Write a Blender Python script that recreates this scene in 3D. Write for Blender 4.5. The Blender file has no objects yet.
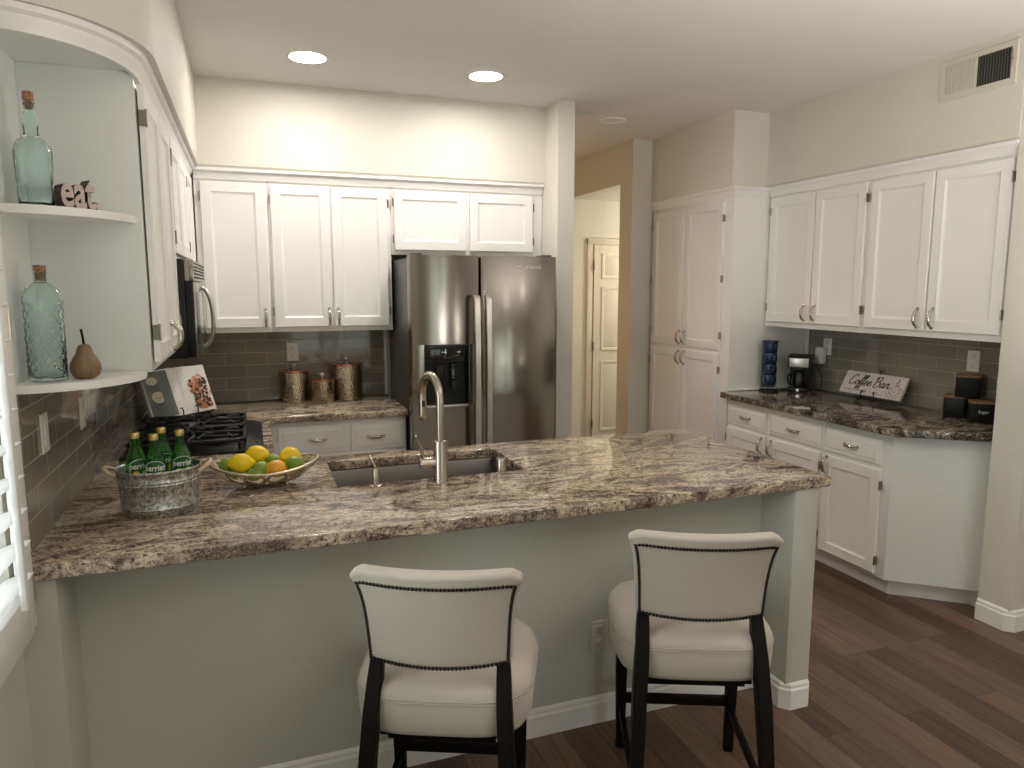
import bpy, bmesh, math, random
from mathutils import Vector, Matrix
PI = math.pi
random.seed(7)
C = bpy.context.scene.collection
SC = bpy.context.scene

# ------------------------------------------------------------------ camera
cam = bpy.data.cameras.new('camera'); cam_o = bpy.data.objects.new('camera', cam); C.objects.link(cam_o)
cam.sensor_width = 36.0; cam.lens = 714.1 / 1024 * 36.0; cam.clip_start = 0.02
cam_o.location = (0, 0, 1.624)
cam_o.rotation_euler = (math.radians(90 - 7.6), 0, math.radians(-20.125))
SC.camera = cam_o
# ------------------------------------------------------------------ view
SC.view_settings.view_transform = 'Standard'; SC.view_settings.look = 'None'
SC.view_settings.gamma = 1.0; SC.view_settings.use_curve_mapping = False
SC.view_settings.exposure = 0.0
SC.cycles.use_denoising = True
SC.cycles.max_bounces = 12; SC.cycles.diffuse_bounces = 7; SC.cycles.transmission_bounces = 10; SC.cycles.transparent_max_bounces = 12
SC.cycles.sample_clamp_indirect = 6.0; SC.cycles.blur_glossy = 0.6
# ------------------------------------------------------------------ world
W = bpy.data.worlds.new('daylight'); SC.world = W; W.use_nodes = True
nt = W.node_tree; nt.nodes.clear()
out = nt.nodes.new('ShaderNodeOutputWorld'); bg = nt.nodes.new('ShaderNodeBackground')
tc = nt.nodes.new('ShaderNodeTexCoord'); sep = nt.nodes.new('ShaderNodeSeparateXYZ')
rp = nt.nodes.new('ShaderNodeValToRGB'); nz = nt.nodes.new('ShaderNodeTexNoise')
nz.inputs['Scale'].default_value = 9.0; nz.inputs['Detail'].default_value = 5.0
ad = nt.nodes.new('ShaderNodeMath'); ad.operation = 'MULTIPLY_ADD'; ad.inputs[1].default_value = 0.35; 
nt.links.new(tc.outputs['Generated'], sep.inputs[0]); nt.links.new(tc.outputs['Generated'], nz.inputs['Vector'])
nt.links.new(nz.outputs['Fac'], ad.inputs[0]); nt.links.new(sep.outputs['Z'], ad.inputs[2])
mm = nt.nodes.new('ShaderNodeMath'); mm.operation = 'ADD'; mm.inputs[1].default_value = 0.25
nt.links.new(ad.outputs[0], mm.inputs[0]); nt.links.new(mm.outputs[0], rp.inputs[0])
cr = rp.color_ramp
cr.elements[0].position = 0.2; cr.elements[0].color = (0.16, 0.17, 0.13, 1)
cr.elements[1].position = 0.75; cr.elements[1].color = (0.80, 0.90, 1.0, 1)
for p, c in ((0.38, (0.10, 0.20, 0.06, 1)), (0.5, (0.18, 0.34, 0.10, 1)), (0.58, (0.75, 0.85, 0.88, 1))):
    e = cr.elements.new(p); e.color = c
bg.inputs['Strength'].default_value = 1.6
nt.links.new(rp.outputs[0], bg.inputs[0]); nt.links.new(bg.outputs[0], out.inputs[0])

def area(name, loc, rot, sx, sy, power, col=(1, 1, 1), spread=180):
    l = bpy.data.lights.new(name, 'AREA'); l.shape = 'RECTANGLE'; l.size = sx; l.size_y = sy
    l.energy = power; l.color = col; l.spread = math.radians(spread)
    o = bpy.data.objects.new(name, l); C.objects.link(o); o.location = loc; o.rotation_euler = rot
    return o
def point(name, loc, power, col=(1, 1, 1), r=0.06):
    l = bpy.data.lights.new(name, 'POINT'); l.energy = power; l.color = col; l.shadow_soft_size = r
    o = bpy.data.objects.new(name, l); C.objects.link(o); o.location = loc
    return o
COOL = (0.86, 0.95, 1.0); WARM = (1.0, 0.80, 0.56); NEUT = (1.0, 0.95, 0.87)
CAN_L = 165.0
# daylight through the rear patio door, the rear narrow window and the shuttered left window
area('daylight_patio', (1.35, -3.3, 1.1), (math.radians(90), 0, 0), 1.5, 2.0, 13, (0.93, 0.97, 1.0))
area('daylight_narrow', (2.80, -3.3, 1.4), (math.radians(90), 0, 0), 0.12, 1.8, 6, COOL)
area('daylight_left', (-0.86, 1.4, 1.42), (0, math.radians(-90), 0), 1.2, 1.2, 30, COOL)
# unseen fill lights added under the ceiling behind and beside the camera
for i, (x, y) in enumerate(((0.3, -0.4), (2.0, -0.4), (0.9, -2.0), (3.2, 0.4))):
    area('added_ceiling_fill', (x, y, 2.775), (0, 0, 0), 0.16, 0.16, 3, NEUT)
# two up-facing lights added out of view beside the camera to brighten the ceiling
area('added_uplight', (1.75, 0.45, 1.15), (math.radians(180), 0, 0), 0.35, 0.35, 52, (1.0, 0.95, 0.87))
area('added_uplight', (2.9, 0.65, 1.15), (math.radians(180), 0, 0), 0.35, 0.35, 36, (1.0, 0.93, 0.84))
# hallway lamps, out of view
point('hall_lamp', (4.1, 5.72, 1.9), 24, (1.0, 0.91, 0.77), 0.10)
point('passage_lamp', (1.5, 5.8, 1.5), 17, (1.0, 0.62, 0.33), 0.10)

# ------------------------------------------------------------------ materials
def mat(name, base=(0.8, 0.8, 0.8), rough=0.5, metal=0.0, **k):
    m = bpy.data.materials.new(name); m.use_nodes = True
    b = m.node_tree.nodes['Principled BSDF']
    b.inputs['Base Color'].default_value = (*base, 1); b.inputs['Roughness'].default_value = rough
    b.inputs['Metallic'].default_value = metal
    for kk, v in k.items():
        b.inputs[kk.replace('_', ' ')].default_value = v
    return m
def N(m, t, **k):
    n = m.node_tree.nodes.new(t)
    for a, v in k.items():
        if a.startswith('i_'): n.inputs[a[2:].replace('_', ' ')].default_value = v
        else: setattr(n, a, v)
    return n
def L(m, a, b): m.node_tree.links.new(a, b)
def bsdf(m): return m.node_tree.nodes['Principled BSDF']
def coords(m, kind='Object', scale=(1, 1, 1), rot=(0, 0, 0), loc=(0, 0, 0)):
    t = N(m, 'ShaderNodeTexCoord'); mp = N(m, 'ShaderNodeMapping')
    mp.inputs['Scale'].default_value = scale; mp.inputs['Rotation'].default_value = rot; mp.inputs['Location'].default_value = loc
    L(m, t.outputs[kind], mp.inputs['Vector']); return mp.outputs[0]
def ramp(m, fac, stops, interp='LINEAR'):
    r = N(m, 'ShaderNodeValToRGB'); r.color_ramp.interpolation = interp
    els = r.color_ramp.elements
    els[0].position, els[0].color = stops[0][0], (*stops[0][1], 1)
    els[1].position, els[1].color = stops[-1][0], (*stops[-1][1], 1)
    for p, c in stops[1:-1]:
        e = els.new(p); e.color = (*c, 1)
    L(m, fac, r.inputs[0]); return r.outputs[0]
def noise(m, vec, scale, detail=4, rough=0.55, dist=0.0):
    n = N(m, 'ShaderNodeTexNoise'); n.inputs['Scale'].default_value = scale; n.inputs['Detail'].default_value = detail
    n.inputs['Roughness'].default_value = rough; n.inputs['Distortion'].default_value = dist
    L(m, vec, n.inputs['Vector']); return n.outputs['Fac']
def mix(m, fac, a, b, blend='MIX'):
    x = N(m, 'ShaderNodeMix', data_type='RGBA', blend_type=blend)
    if isinstance(fac, (int, float)): x.inputs[0].default_value = fac
    else: L(m, fac, x.inputs[0])
    for s, v in ((6, a), (7, b)):
        if isinstance(v, tuple): x.inputs[s].default_value = (*v, 1)
        else: L(m, v, x.inputs[s])
    return x.outputs[2]
def bump(m, h, strength=0.2, dist=0.002):
    b = N(m, 'ShaderNodeBump'); b.inputs['Strength'].default_value = strength; b.inputs['Distance'].default_value = dist
    L(m, h, b.inputs['Height']); L(m, b.outputs[0], bsdf(m).inputs['Normal']); return b

def paint(name, col, rough=0.6, bs=0.35, sc=140, d=0.0015):
    m = mat(name, col, rough); v = coords(m)
    h = noise(m, v, sc, 3, 0.6)
    bump(m, h, bs, d)
    n2 = noise(m, v, 3.0, 2)
    c = mix(m, n2, tuple(x * 0.97 for x in col), tuple(min(1, x * 1.03) for x in col))
    L(m, c, bsdf(m).inputs['Base Color']); return m
M_WALL = paint('cream_wall_paint', (0.66, 0.64, 0.56), 0.62, 0.6, 110, 0.003)
M_SAGE = paint('sage_wall_paint', (0.54, 0.538, 0.482), 0.6, 0.45, 110, 0.003)
M_CEIL = paint('ceiling_paint', (0.71, 0.69, 0.66), 0.8, 0.5, 90, 0.003)
M_CAB = paint('white_cabinet_paint', (0.82, 0.81, 0.79), 0.36, 0.05, 60, 0.001)
M_SHELFPAINT = paint('cabinet_side_paint', (0.74, 0.76, 0.74), 0.4, 0.05, 60, 0.001)
M_TRIM = paint('white_trim_paint', (0.84, 0.83, 0.81), 0.4, 0.04, 60, 0.001)
M_HALL = paint('hall_wall_paint', (0.78, 0.75, 0.67), 0.65, 0.4, 110, 0.003)
M_DOOR = paint('hall_door_paint', (0.80, 0.74, 0.64), 0.45, 0.05, 60)

def granite(name, rotz=0.3, seed=0.0, dark=0.0):
    m = mat(name, (0.5, 0.4, 0.3), 0.045, 0.0, Specular_IOR_Level=0.6)
    v = coords(m, 'Object', (1.0, 2.3, 1.6), (0, 0, rotz), (seed, seed * 0.7, 0))
    v2 = coords(m, 'Object', (1, 1, 1))
    n1 = noise(m, v, 1.7, 10, 0.70, 1.6)
    n1b = noise(m, v, 4.6, 9, 0.66, 2.6)
    big = ramp(m, n1, [(0.30, (0.040, 0.030, 0.028)), (0.385, (0.125, 0.082, 0.072)), (0.43, (0.33, 0.265, 0.215)), (0.48, (0.72, 0.64, 0.50)),
                       (0.535, (0.50, 0.415, 0.315)), (0.58, (0.185, 0.135, 0.118)), (0.63, (0.36, 0.33, 0.295)), (0.72, (0.62, 0.56, 0.46))])
    veins = ramp(m, n1b, [(0.36, (1, 1, 1)), (0.44, (0.30, 0.235, 0.21)), (0.495, (1.0, 0.98, 0.94)), (0.56, (1.0, 0.95, 0.88)), (0.60, (0.48, 0.44, 0.41)), (0.66, (1, 1, 1))])
    c = mix(m, 0.78, big, veins, 'MULTIPLY')
    n3 = noise(m, v2, 80, 5, 0.78, 0.8)
    sp = ramp(m, n3, [(0.41, (0, 0, 0)), (0.48, (1, 1, 1))])
    c = mix(m, sp, (0.060, 0.048, 0.043), c)
    n4 = noise(m, v2, 105, 4, 0.75, 0.5)
    lt = ramp(m, n4, [(0.55, (0, 0, 0)), (0.63, (0.8, 0.8, 0.8))])
    c = mix(m, lt, c, (0.66, 0.60, 0.50))
    g = N(m, 'ShaderNodeGamma'); g.inputs[1].default_value = 1.12 + dark
    hs = N(m, 'ShaderNodeHueSaturation'); hs.inputs['Saturation'].default_value = 1.05 - dark; hs.inputs['Value'].default_value = 1.0 - 0.6 * dark
    L(m, c, g.inputs[0]); L(m, g.outputs[0], hs.inputs['Color']); L(m, hs.outputs[0], bsdf(m).inputs['Base Color'])
    return m
M_GRAN = granite('tan_brown_granite', 0.35, 0.0)
M_GRAN2 = granite('brown_granite', 1.9, 3.1, 0.40)

def tiles(name, axis, tw=0.245, th=0.0765):
    m = mat(name, (0.2, 0.19, 0.17), 0.10, 0.0, Specular_IOR_Level=0.6)
    t = N(m, 'ShaderNodeTexCoord'); s = N(m, 'ShaderNodeSeparateXYZ'); cb = N(m, 'ShaderNodeCombineXYZ')
    L(m, t.outputs['Object'], s.inputs[0]); L(m, s.outputs[axis], cb.inputs[0]); L(m, s.outputs['Z'], cb.inputs[1])
    mp = N(m, 'ShaderNodeMapping'); mp.inputs['Location'].default_value = (0.03, -0.92 + th * 13 - 0.001, 0); L(m, cb.outputs[0], mp.inputs[0])
    br = N(m, 'ShaderNodeTexBrick'); br.offset = 0.5; br.offset_frequency = 2
    for k, v in (('Scale', 1.0), ('Mortar Size', 0.0016), ('Mortar Smooth', 0.15), ('Bias', 0.0), ('Brick Width', tw), ('Row Height', th)):
        br.inputs[k].default_value = v
    br.inputs['Color1'].default_value = (0.215, 0.195, 0.162, 1); br.inputs['Color2'].default_value = (0.265, 0.242, 0.205, 1)
    br.inputs['Mortar'].default_value = (0.44, 0.42, 0.38, 1)
    L(m, mp.outputs[0], br.inputs['Vector']); L(m, br.outputs['Color'], bsdf(m).inputs['Base Color'])
    r = ramp(m, br.outputs['Fac'], [(0.0, (0.07, 0.07, 0.07)), (1.0, (0.7, 0.7, 0.7))]); L(m, r, bsdf(m).inputs['Roughness'])
    inv = N(m, 'ShaderNodeMath', operation='SUBTRACT'); inv.inputs[0].default_value = 1.0; L(m, br.outputs['Fac'], inv.inputs[1])
    nn = noise(m, t.outputs['Object'], 5.0, 1)
    a2 = N(m, 'ShaderNodeMath', operation='MULTIPLY_ADD'); a2.inputs[1].default_value = 0.9; L(m, nn, a2.inputs[0]); L(m, inv.outputs[0], a2.inputs[2])
    bump(m, a2.outputs[0], 0.35, 0.002)
    return m
M_TILE_X = tiles('grey_glass_tile_back', 'X'); M_TILE_Y = tiles('grey_glass_tile_side', 'Y')

def planks():
    m = mat('dark_oak_planks', (0.1, 0.06, 0.04), 0.36)
    t = N(m, 'ShaderNodeTexCoord'); s = N(m, 'ShaderNodeSeparateXYZ'); cb = N(m, 'ShaderNodeCombineXYZ')
    L(m, t.outputs['Object'], s.inputs[0]); L(m, s.outputs['Y'], cb.inputs[0]); L(m, s.outputs['X'], cb.inputs[1])
    br = N(m, 'ShaderNodeTexBrick'); br.offset = 0.37; br.offset_frequency = 3
    for k, v in (('Scale', 1.0), ('Mortar Size', 0.0018), ('Mortar Smooth', 0.2), ('Bias', 0.0), ('Brick Width', 1.15), ('Row Height', 0.127)):
        br.inputs[k].default_value = v
    br.inputs['Color1'].default_value = (0.0, 0.0, 0.0, 1); br.inputs['Color2'].default_value = (1, 1, 1, 1)
    br.inputs['Mortar'].default_value = (0.5, 0.5, 0.5, 1)
    L(m, cb.outputs[0], br.inputs['Vector'])
    base = ramp(m, br.outputs['Color'], [(0.0, (0.068, 0.038, 0.025)), (0.5, (0.115, 0.068, 0.045)), (1.0, (0.168, 0.103, 0.069))])
    mp = N(m, 'ShaderNodeMapping'); mp.inputs['Scale'].default_value = (14, 0.8, 1)
    off = N(m, 'ShaderNodeVectorMath', operation='MULTIPLY_ADD')
    L(m, br.outputs['Color'], off.inputs[0]); off.inputs[1].default_value = (5, 7, 3); L(m, t.outputs['Object'], off.inputs[2])
    L(m, off.outputs[0], mp.inputs[0])
    g = noise(m, mp.outputs[0], 3.2, 8, 0.65, 1.2)
    gr = ramp(m, g, [(0.3, (0.62, 0.60, 0.58)), (0.5, (1, 1, 1)), (0.7, (1.35, 1.3, 1.25))])
    c = mix(m, 1.0, base, gr, 'MULTIPLY')
    c2 = mix(m, br.outputs['Fac'], c, (0.02, 0.012, 0.008))
    L(m, c2, bsdf(m).inputs['Base Color'])
    inv = N(m, 'ShaderNodeMath', operation='MULTIPLY_ADD'); inv.inputs[1].default_value = -1.5; L(m, br.outputs['Fac'], inv.inputs[0]); L(m, g, inv.inputs[2])
    bump(m, inv.outputs[0], 0.25, 0.002)
    rr = ramp(m, g, [(0.3, (0.42, 0.42, 0.42)), (0.7, (0.30, 0.30, 0.30))]); L(m, rr, bsdf(m).inputs['Roughness'])
    return m
M_FLOOR = planks()

def steel(name, col, rough=0.28, sc=(2, 2, 160), bs=0.06, aniso=0.0):
    m = mat(name, col, rough, 1.0); bsdf(m).inputs['Anisotropic'].default_value = aniso
    v = coords(m, 'Object', sc)
    n = noise(m, v, 3.0, 5, 0.6)
    bump(m, n, bs, 0.001)
    r = ramp(m, n, [(0.3, (rough * 0.85,) * 3), (0.7, (min(1, rough * 1.2),) * 3)]); L(m, r, bsdf(m).inputs['Roughness'])
    return m
M_STEEL = steel('fridge_stainless', (0.33, 0.305, 0.275), 0.19, (160, 160, 1.2), 0.012)
M_STEELSIDE = mat('fridge_side_grey', (0.10, 0.098, 0.095), 0.38, 0.5)
M_HANDLE = steel('fridge_handle_steel', (0.62, 0.60, 0.57), 0.30, (120, 120, 2), 0.03)
M_NICKEL = mat('satin_nickel', (0.50, 0.47, 0.42), 0.24, 1.0)
M_HINGE = mat('aged_nickel_hinge', (0.30, 0.27, 0.22), 0.35, 0.9)
M_FAUCET = mat('brushed_nickel_faucet', (0.50, 0.45, 0.38), 0.27, 1.0)
M_SINK = steel('brushed_sink_steel', (0.17, 0.163, 0.155), 0.36, (3, 90, 90), 0.04)
M_CHAMP = steel('champagne_metal', (0.66, 0.58, 0.44), 0.32, (30, 30, 30), 0.05)
M_BLACK = mat('gloss_black', (0.006, 0.006, 0.007), 0.30, 0.0, Specular_IOR_Level=0.3)
M_BLACKGLASS = mat('black_glass', (0.006, 0.006, 0.007), 0.04, 0.0, Specular_IOR_Level=0.7)
M_SATINBLACK = mat('satin_black', (0.006, 0.0055, 0.005), 0.42, 0.0, Specular_IOR_Level=0.35)
M_IRON = mat('cast_iron', (0.010, 0.010, 0.011), 0.55, 0.0, Specular_IOR_Level=0.35)
bump(M_IRON, noise(M_IRON, coords(M_IRON), 260, 3), 0.25, 0.001)
M_WIRE = mat('black_wire', (0.012, 0.012, 0.012), 0.4, 0.3)
M_DARK = mat('dark_recess', (0.01, 0.01, 0.01), 0.7)
M_WHITEPL = mat('white_plastic', (0.78, 0.77, 0.73), 0.35)
M_SLOT = mat('dark_slot', (0.05, 0.045, 0.04), 0.6)
def lamp(name, col, s):
    m = mat(name, (1, 1, 1)); b = bsdf(m); b.inputs['Emission Color'].default_value = (*col, 1); b.inputs['Emission Strength'].default_value = s
    return m
M_LAMP = lamp('lamp_diffuser', NEUT, CAN_L)

def galv():
    m = mat('galvanized_zinc', (0.42, 0.42, 0.40), 0.36, 0.85); v = coords(m)
    n = noise(m, v, 75, 5, 0.8, 0.8)
    vo = N(m, 'ShaderNodeTexVoronoi'); vo.inputs['Scale'].default_value = 90; L(m, v, vo.inputs['Vector'])
    c = ramp(m, n, [(0.36, (0.13, 0.13, 0.12)), (0.5, (0.42, 0.425, 0.41)), (0.60, (0.80, 0.80, 0.77))])
    c2 = mix(m, 0.25, c, vo.outputs['Color'], 'SOFT_LIGHT')
    h = N(m, 'ShaderNodeHueSaturation'); h.inputs['Saturation'].default_value = 0.25; L(m, c2, h.inputs['Color'])
    L(m, h.outputs[0], bsdf(m).inputs['Base Color'])
    r = ramp(m, n, [(0.3, (0.5, 0.5, 0.5)), (0.7, (0.28, 0.28, 0.28))]); L(m, r, bsdf(m).inputs['Roughness'])
    return m
M_GALV = galv()
M_ROPE = mat('pale_wooden_handle', (0.55, 0.44, 0.30), 0.6)
def hammered():
    m = mat('hammered_bronze', (0.42, 0.34, 0.24), 0.22, 1.0); v = coords(m)
    vo = N(m, 'ShaderNodeTexVoronoi'); vo.inputs['Scale'].default_value = 95; L(m, v, vo.inputs['Vector'])
    bump(m, vo.outputs['Distance'], 0.6, 0.004); return m
M_HAMMER = hammered()
M_COPPER = mat('copper_lid', (0.62, 0.26, 0.16), 0.25, 1.0)

def glass(name, col, rough=0.0, bs=0.0, sc=60):
    m = mat(name, col, rough, 0.0, IOR=1.45); bsdf(m).inputs['Transmission Weight'].default_value = 1.0
    return m
M_AQUA = glass('aqua_glass', (0.86, 0.97, 0.955))
M_GREENGLASS = glass('green_bottle_glass', (0.16, 0.66, 0.12))
def pane():
    m = bpy.data.materials.new('window_glass'); m.use_nodes = True; t = m.node_tree; t.nodes.clear()
    o = t.nodes.new('ShaderNodeOutputMaterial'); mx = t.nodes.new('ShaderNodeMixShader'); tr = t.nodes.new('ShaderNodeBsdfTransparent'); gl = t.nodes.new('ShaderNodeBsdfGlossy')
    fr = t.nodes.new('ShaderNodeFresnel'); fr.inputs[0].default_value = 1.45; gl.inputs['Roughness'].default_value = 0.0
    t.links.new(fr.outputs[0], mx.inputs[0]); t.links.new(tr.outputs[0], mx.inputs[1]); t.links.new(gl.outputs[0], mx.inputs[2]); t.links.new(mx.outputs[0], o.inputs[0])
    return m
M_PANE = pane()
M_CORK = mat('cork', (0.36, 0.19, 0.10), 0.85)
_n = noise(M_CORK, coords(M_CORK), 160, 3); L(M_CORK, ramp(M_CORK, _n, [(0.35, (0.16, 0.075, 0.035)), (0.6, (0.42, 0.24, 0.13))]), bsdf(M_CORK).inputs['Base Color'])
M_CAP = mat('gold_cap', (0.72, 0.56, 0.22), 0.3, 1.0)

def wood(name, c0, c1, sc=(4, 40, 40), rough=0.45):
    m = mat(name, c0, rough); v = coords(m, 'Object', sc)
    n = noise(m, v, 1.6, 6, 0.6, 1.0)
    L(m, ramp(m, n, [(0.3, c0), (0.7, c1)]), bsdf(m).inputs['Base Color']); bump(m, n, 0.15, 0.001); return m
M_LEG = wood('espresso_wood', (0.003, 0.002, 0.0018), (0.008, 0.005, 0.004), (60, 60, 5), 0.5)
bsdf(M_LEG).inputs['Specular IOR Level'].default_value = 0.15
M_WALNUT = wood('walnut_block', (0.035, 0.018, 0.012), (0.085, 0.045, 0.028))
M_FACE = wood('pale_face', (0.42, 0.34, 0.30), (0.55, 0.46, 0.42), (6, 60, 60))
M_PEAR = wood('brown_wood_pear', (0.15, 0.085, 0.038), (0.27, 0.165, 0.08), (60, 60, 9), 0.38)
M_LIDWOOD = wood('acacia_lid', (0.16, 0.085, 0.042), (0.32, 0.18, 0.10), (30, 6, 30))
M_WHITEWASH = wood('whitewashed_board', (0.52, 0.46, 0.45), (0.72, 0.66, 0.65), (40, 3, 40), 0.6)
M_INK = mat('black_ink', (0.012, 0.011, 0.012), 0.55)
def linen():
    m = mat('natural_linen', (0.56, 0.50, 0.41), 0.9, 0.0); bsdf(m).inputs['Sheen Weight'].default_value = 0.25
    v = coords(m, 'Object', (900, 900, 60)); v2 = coords(m, 'Object', (60, 60, 900))
    a = noise(m, v, 1.0, 3, 0.6); b = noise(m, v2, 1.0, 3, 0.6)
    s = N(m, 'ShaderNodeMath', operation='ADD'); L(m, a, s.inputs[0]); L(m, b, s.inputs[1])
    L(m, ramp(m, s.outputs[0], [(0.35, (0.355, 0.318, 0.262)), (0.65, (0.48, 0.438, 0.368))]), bsdf(m).inputs['Base Color'])
    h = N(m, 'ShaderNodeMath', operation='MULTIPLY'); h.inputs[1].default_value = 0.5; L(m, s.outputs[0], h.inputs[0])
    bump(m, h.outputs[0], 0.25, 0.0015); return m
M_LINEN = linen()
M_NAIL = mat('dark_nailheads', (0.03, 0.026, 0.024), 0.28, 0.8)
def citrus(name, c0, c1):
    m = mat(name, c0, 0.36, 0.0, Subsurface_Weight=0.0); v = coords(m)
    L(m, ramp(m, noise(m, v, 14, 3), [(0.3, c0), (0.7, c1)]), bsdf(m).inputs['Base Color']); bump(m, noise(m, v, 260, 2), 0.25, 0.0012); return m
M_LEMON = citrus('lemon_peel', (0.84, 0.56, 0.004), (0.92, 0.70, 0.012))
M_LIME = citrus('lime_peel', (0.13, 0.22, 0.018), (0.26, 0.36, 0.04))
M_ORANGE = citrus('orange_peel', (0.80, 0.35, 0.02), (0.88, 0.45, 0.04))
M_BLUE = mat('navy_ceramic', (0.012, 0.035, 0.085), 0.22)
L(M_BLUE, ramp(M_BLUE, noise(M_BLUE, coords(M_BLUE), 120, 4), [(0.4, (0.006, 0.017, 0.042)), (0.7, (0.020, 0.055, 0.11))]), bsdf(M_BLUE).inputs['Base Color'])
M_PAGE = mat('book_page', (0.72, 0.70, 0.66), 0.55)

# ------------------------------------------------------------------ mesh helpers
class MB:
    def __init__(s): s.bm = bmesh.new(); s.mi = 0
    def _tag(s, faces):
        for f in faces: f.material_index = s.mi
    def box(s, x0, x1, y0, y1, z0, z1, bev=0.0, seg=2):
        vs = [s.bm.verts.new((x, y, z)) for x in (x0, x1) for y in (y0, y1) for z in (z0, z1)]
        q = [(0, 1, 3, 2), (4, 6, 7, 5), (0, 4, 5, 1), (2, 3, 7, 6), (0, 2, 6, 4), (1, 5, 7, 3)]
        fs = [s.bm.faces.new([vs[i] for i in t]) for t in q]; s._tag(fs)
        if bev > 0:
            es = list({e for f in fs for e in f.edges})
            r = bmesh.ops.bevel(s.bm, geom=es, offset=bev, segments=seg, affect='EDGES', profile=0.5)
            s._tag(r['faces'])
        return s
    def obox(s, M, sx, sy, sz, bev=0.0):
        n0 = len(s.bm.verts); s.bm.verts.ensure_lookup_table()
        before = set(s.bm.verts)
        s.box(-sx / 2, sx / 2, -sy / 2, sy / 2, -sz / 2, sz / 2, bev)
        for v in s.bm.verts:
            if v not in before: v.co = M @ v.co
        return s
    def prism(s, poly, z0, z1, bev=0.0, f=lambda a, b, c: (a, b, c), seg=2):
        lo = [s.bm.verts.new(f(a, b, z0)) for a, b in poly]; hi = [s.bm.verts.new(f(a, b, z1)) for a, b in poly]
        n = len(poly); fs = [s.bm.faces.new(lo[::-1]), s.bm.faces.new(hi)]
        for i in range(n): fs.append(s.bm.faces.new((lo[i], lo[(i + 1) % n], hi[(i + 1) % n], hi[i])))
        s._tag(fs)
        if bev > 0:
            es = list({e for q in fs[:2] for e in q.edges})
            s._tag(bmesh.ops.bevel(s.bm, geom=es, offset=bev, segments=seg, affect='EDGES', profile=0.5)['faces'])
        return s
    def rings(s, rings, cap=(True, True), closed=True):
        rv = [[s.bm.verts.new(p) for p in r] for r in rings]; n = len(rv[0])
        fs = []
        for a, b in zip(rv, rv[1:]):
            for i in range(n if closed else n - 1):
                j = (i + 1) % n
                fs.append(s.bm.faces.new((a[i], a[j], b[j], b[i])))
        if cap[0]: fs.append(s.bm.faces.new(rv[0][::-1]))
        if cap[1]: fs.append(s.bm.faces.new(rv[-1]))
        s._tag(fs); return rv
    def lathe(s, prof, c=(0, 0, 0), n=28, sx=1.0, sy=1.0, cap=(True, True)):
        R = []
        for r, z in prof:
            R.append([(c[0] + sx * max(r, 1e-5) * math.cos(2 * PI * i / n), c[1] + sy * max(r, 1e-5) * math.sin(2 * PI * i / n), c[2] + z) for i in range(n)])
        s.rings(R, cap); return s
    def tube(s, pts, r, n=10, cap=True, flat=1.0, up=None, closed=False):
        P = [Vector(p) for p in pts]; m = len(P)
        rr = r if isinstance(r, (list, tuple)) else [r] * m
        R = []; prev = None
        for i, p in enumerate(P):
            if closed: t = (P[(i + 1) % m] - P[i - 1])
            else: t = (P[min(i + 1, m - 1)] - P[max(i - 1, 0)])
            t = t.normalized() if t.length > 1e-9 else Vector((0, 0, 1))
            if prev is None:
                u = Vector(up) if up else (Vector((0, 0, 1)) if abs(t.z) < 0.9 else Vector((1, 0, 0)))
            else: u = prev
            u = (u - t * u.dot(t)); u = u.normalized() if u.length > 1e-6 else t.orthogonal().normalized()
            prev = u; w = t.cross(u)
            R.append([p + u * (rr[i] * math.cos(2 * PI * k / n)) + w * (rr[i] * flat * math.sin(2 * PI * k / n)) for k in range(n)])
        if closed: R.append(R[0])
        s.rings(R, (cap and not closed,) * 2); 
        if closed: bmesh.ops.remove_doubles(s.bm, verts=s.bm.verts, dist=1e-6)
        return s
    def cyl(s, a, b, r, n=20, r2=None):
        return s.tube([a, b], [r, r if r2 is None else r2], n)
    def ball(s, c, rx, ry=None, rz=None, n=20, m=12, M=None):
        ry = ry or rx; rz = rz or rx
        R = []
        for j in range(1, m):
            th = PI * j / m
            ring = []
            for i in range(n):
                v = Vector((rx * math.sin(th) * math.cos(2 * PI * i / n), ry * math.sin(th) * math.sin(2 * PI * i / n), -rz * math.cos(th)))
                if M: v = M @ v
                ring.append(v + Vector(c))
            R.append(ring)
        rv = s.rings(R, (False, False))
        for ring, z, flip in ((rv[0], -rz, True), (rv[-1], rz, False)):
            p = Vector((0, 0, z)); p = (M @ p if M else p) + Vector(c); t = s.bm.verts.new(p)
            for i in range(n):
                a, b = ring[i], ring[(i + 1) % n]
                s._tag([s.bm.faces.new((b, a, t) if flip else (a, b, t))])
        return s
    def mesh(s, me, M=None):
        before = set(s.bm.verts); fb = set(s.bm.faces); s.bm.from_mesh(me)
        for v in s.bm.verts:
            if v not in before and M: v.co = M @ v.co
        s._tag([f for f in s.bm.faces if f not in fb]); return s
    def build(s, name, m, parent=None, smooth=40, local=False, normals=True):
        if normals: bmesh.ops.recalc_face_normals(s.bm, faces=s.bm.faces)
        if parent is not None and not local:
            w = Vector((0, 0, 0)); q = parent
            while q is not None: w += q.location; q = q.parent
            for v in s.bm.verts: v.co -= w
        me = bpy.data.meshes.new(name); s.bm.to_mesh(me); s.bm.free()
        for x in (m if isinstance(m, (list, tuple)) else [m]): me.materials.append(x)
        if smooth:
            for p in me.polygons: p.use_smooth = True
            me.set_sharp_from_angle(angle=math.radians(smooth))
        o = bpy.data.objects.new(name, me); C.objects.link(o)
        if parent is not None: o.parent = parent
        return o
def tag(o, label, cat, group=None):
    o['label'] = label; o['category'] = cat
    if group: o['group'] = group
    return o
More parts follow.
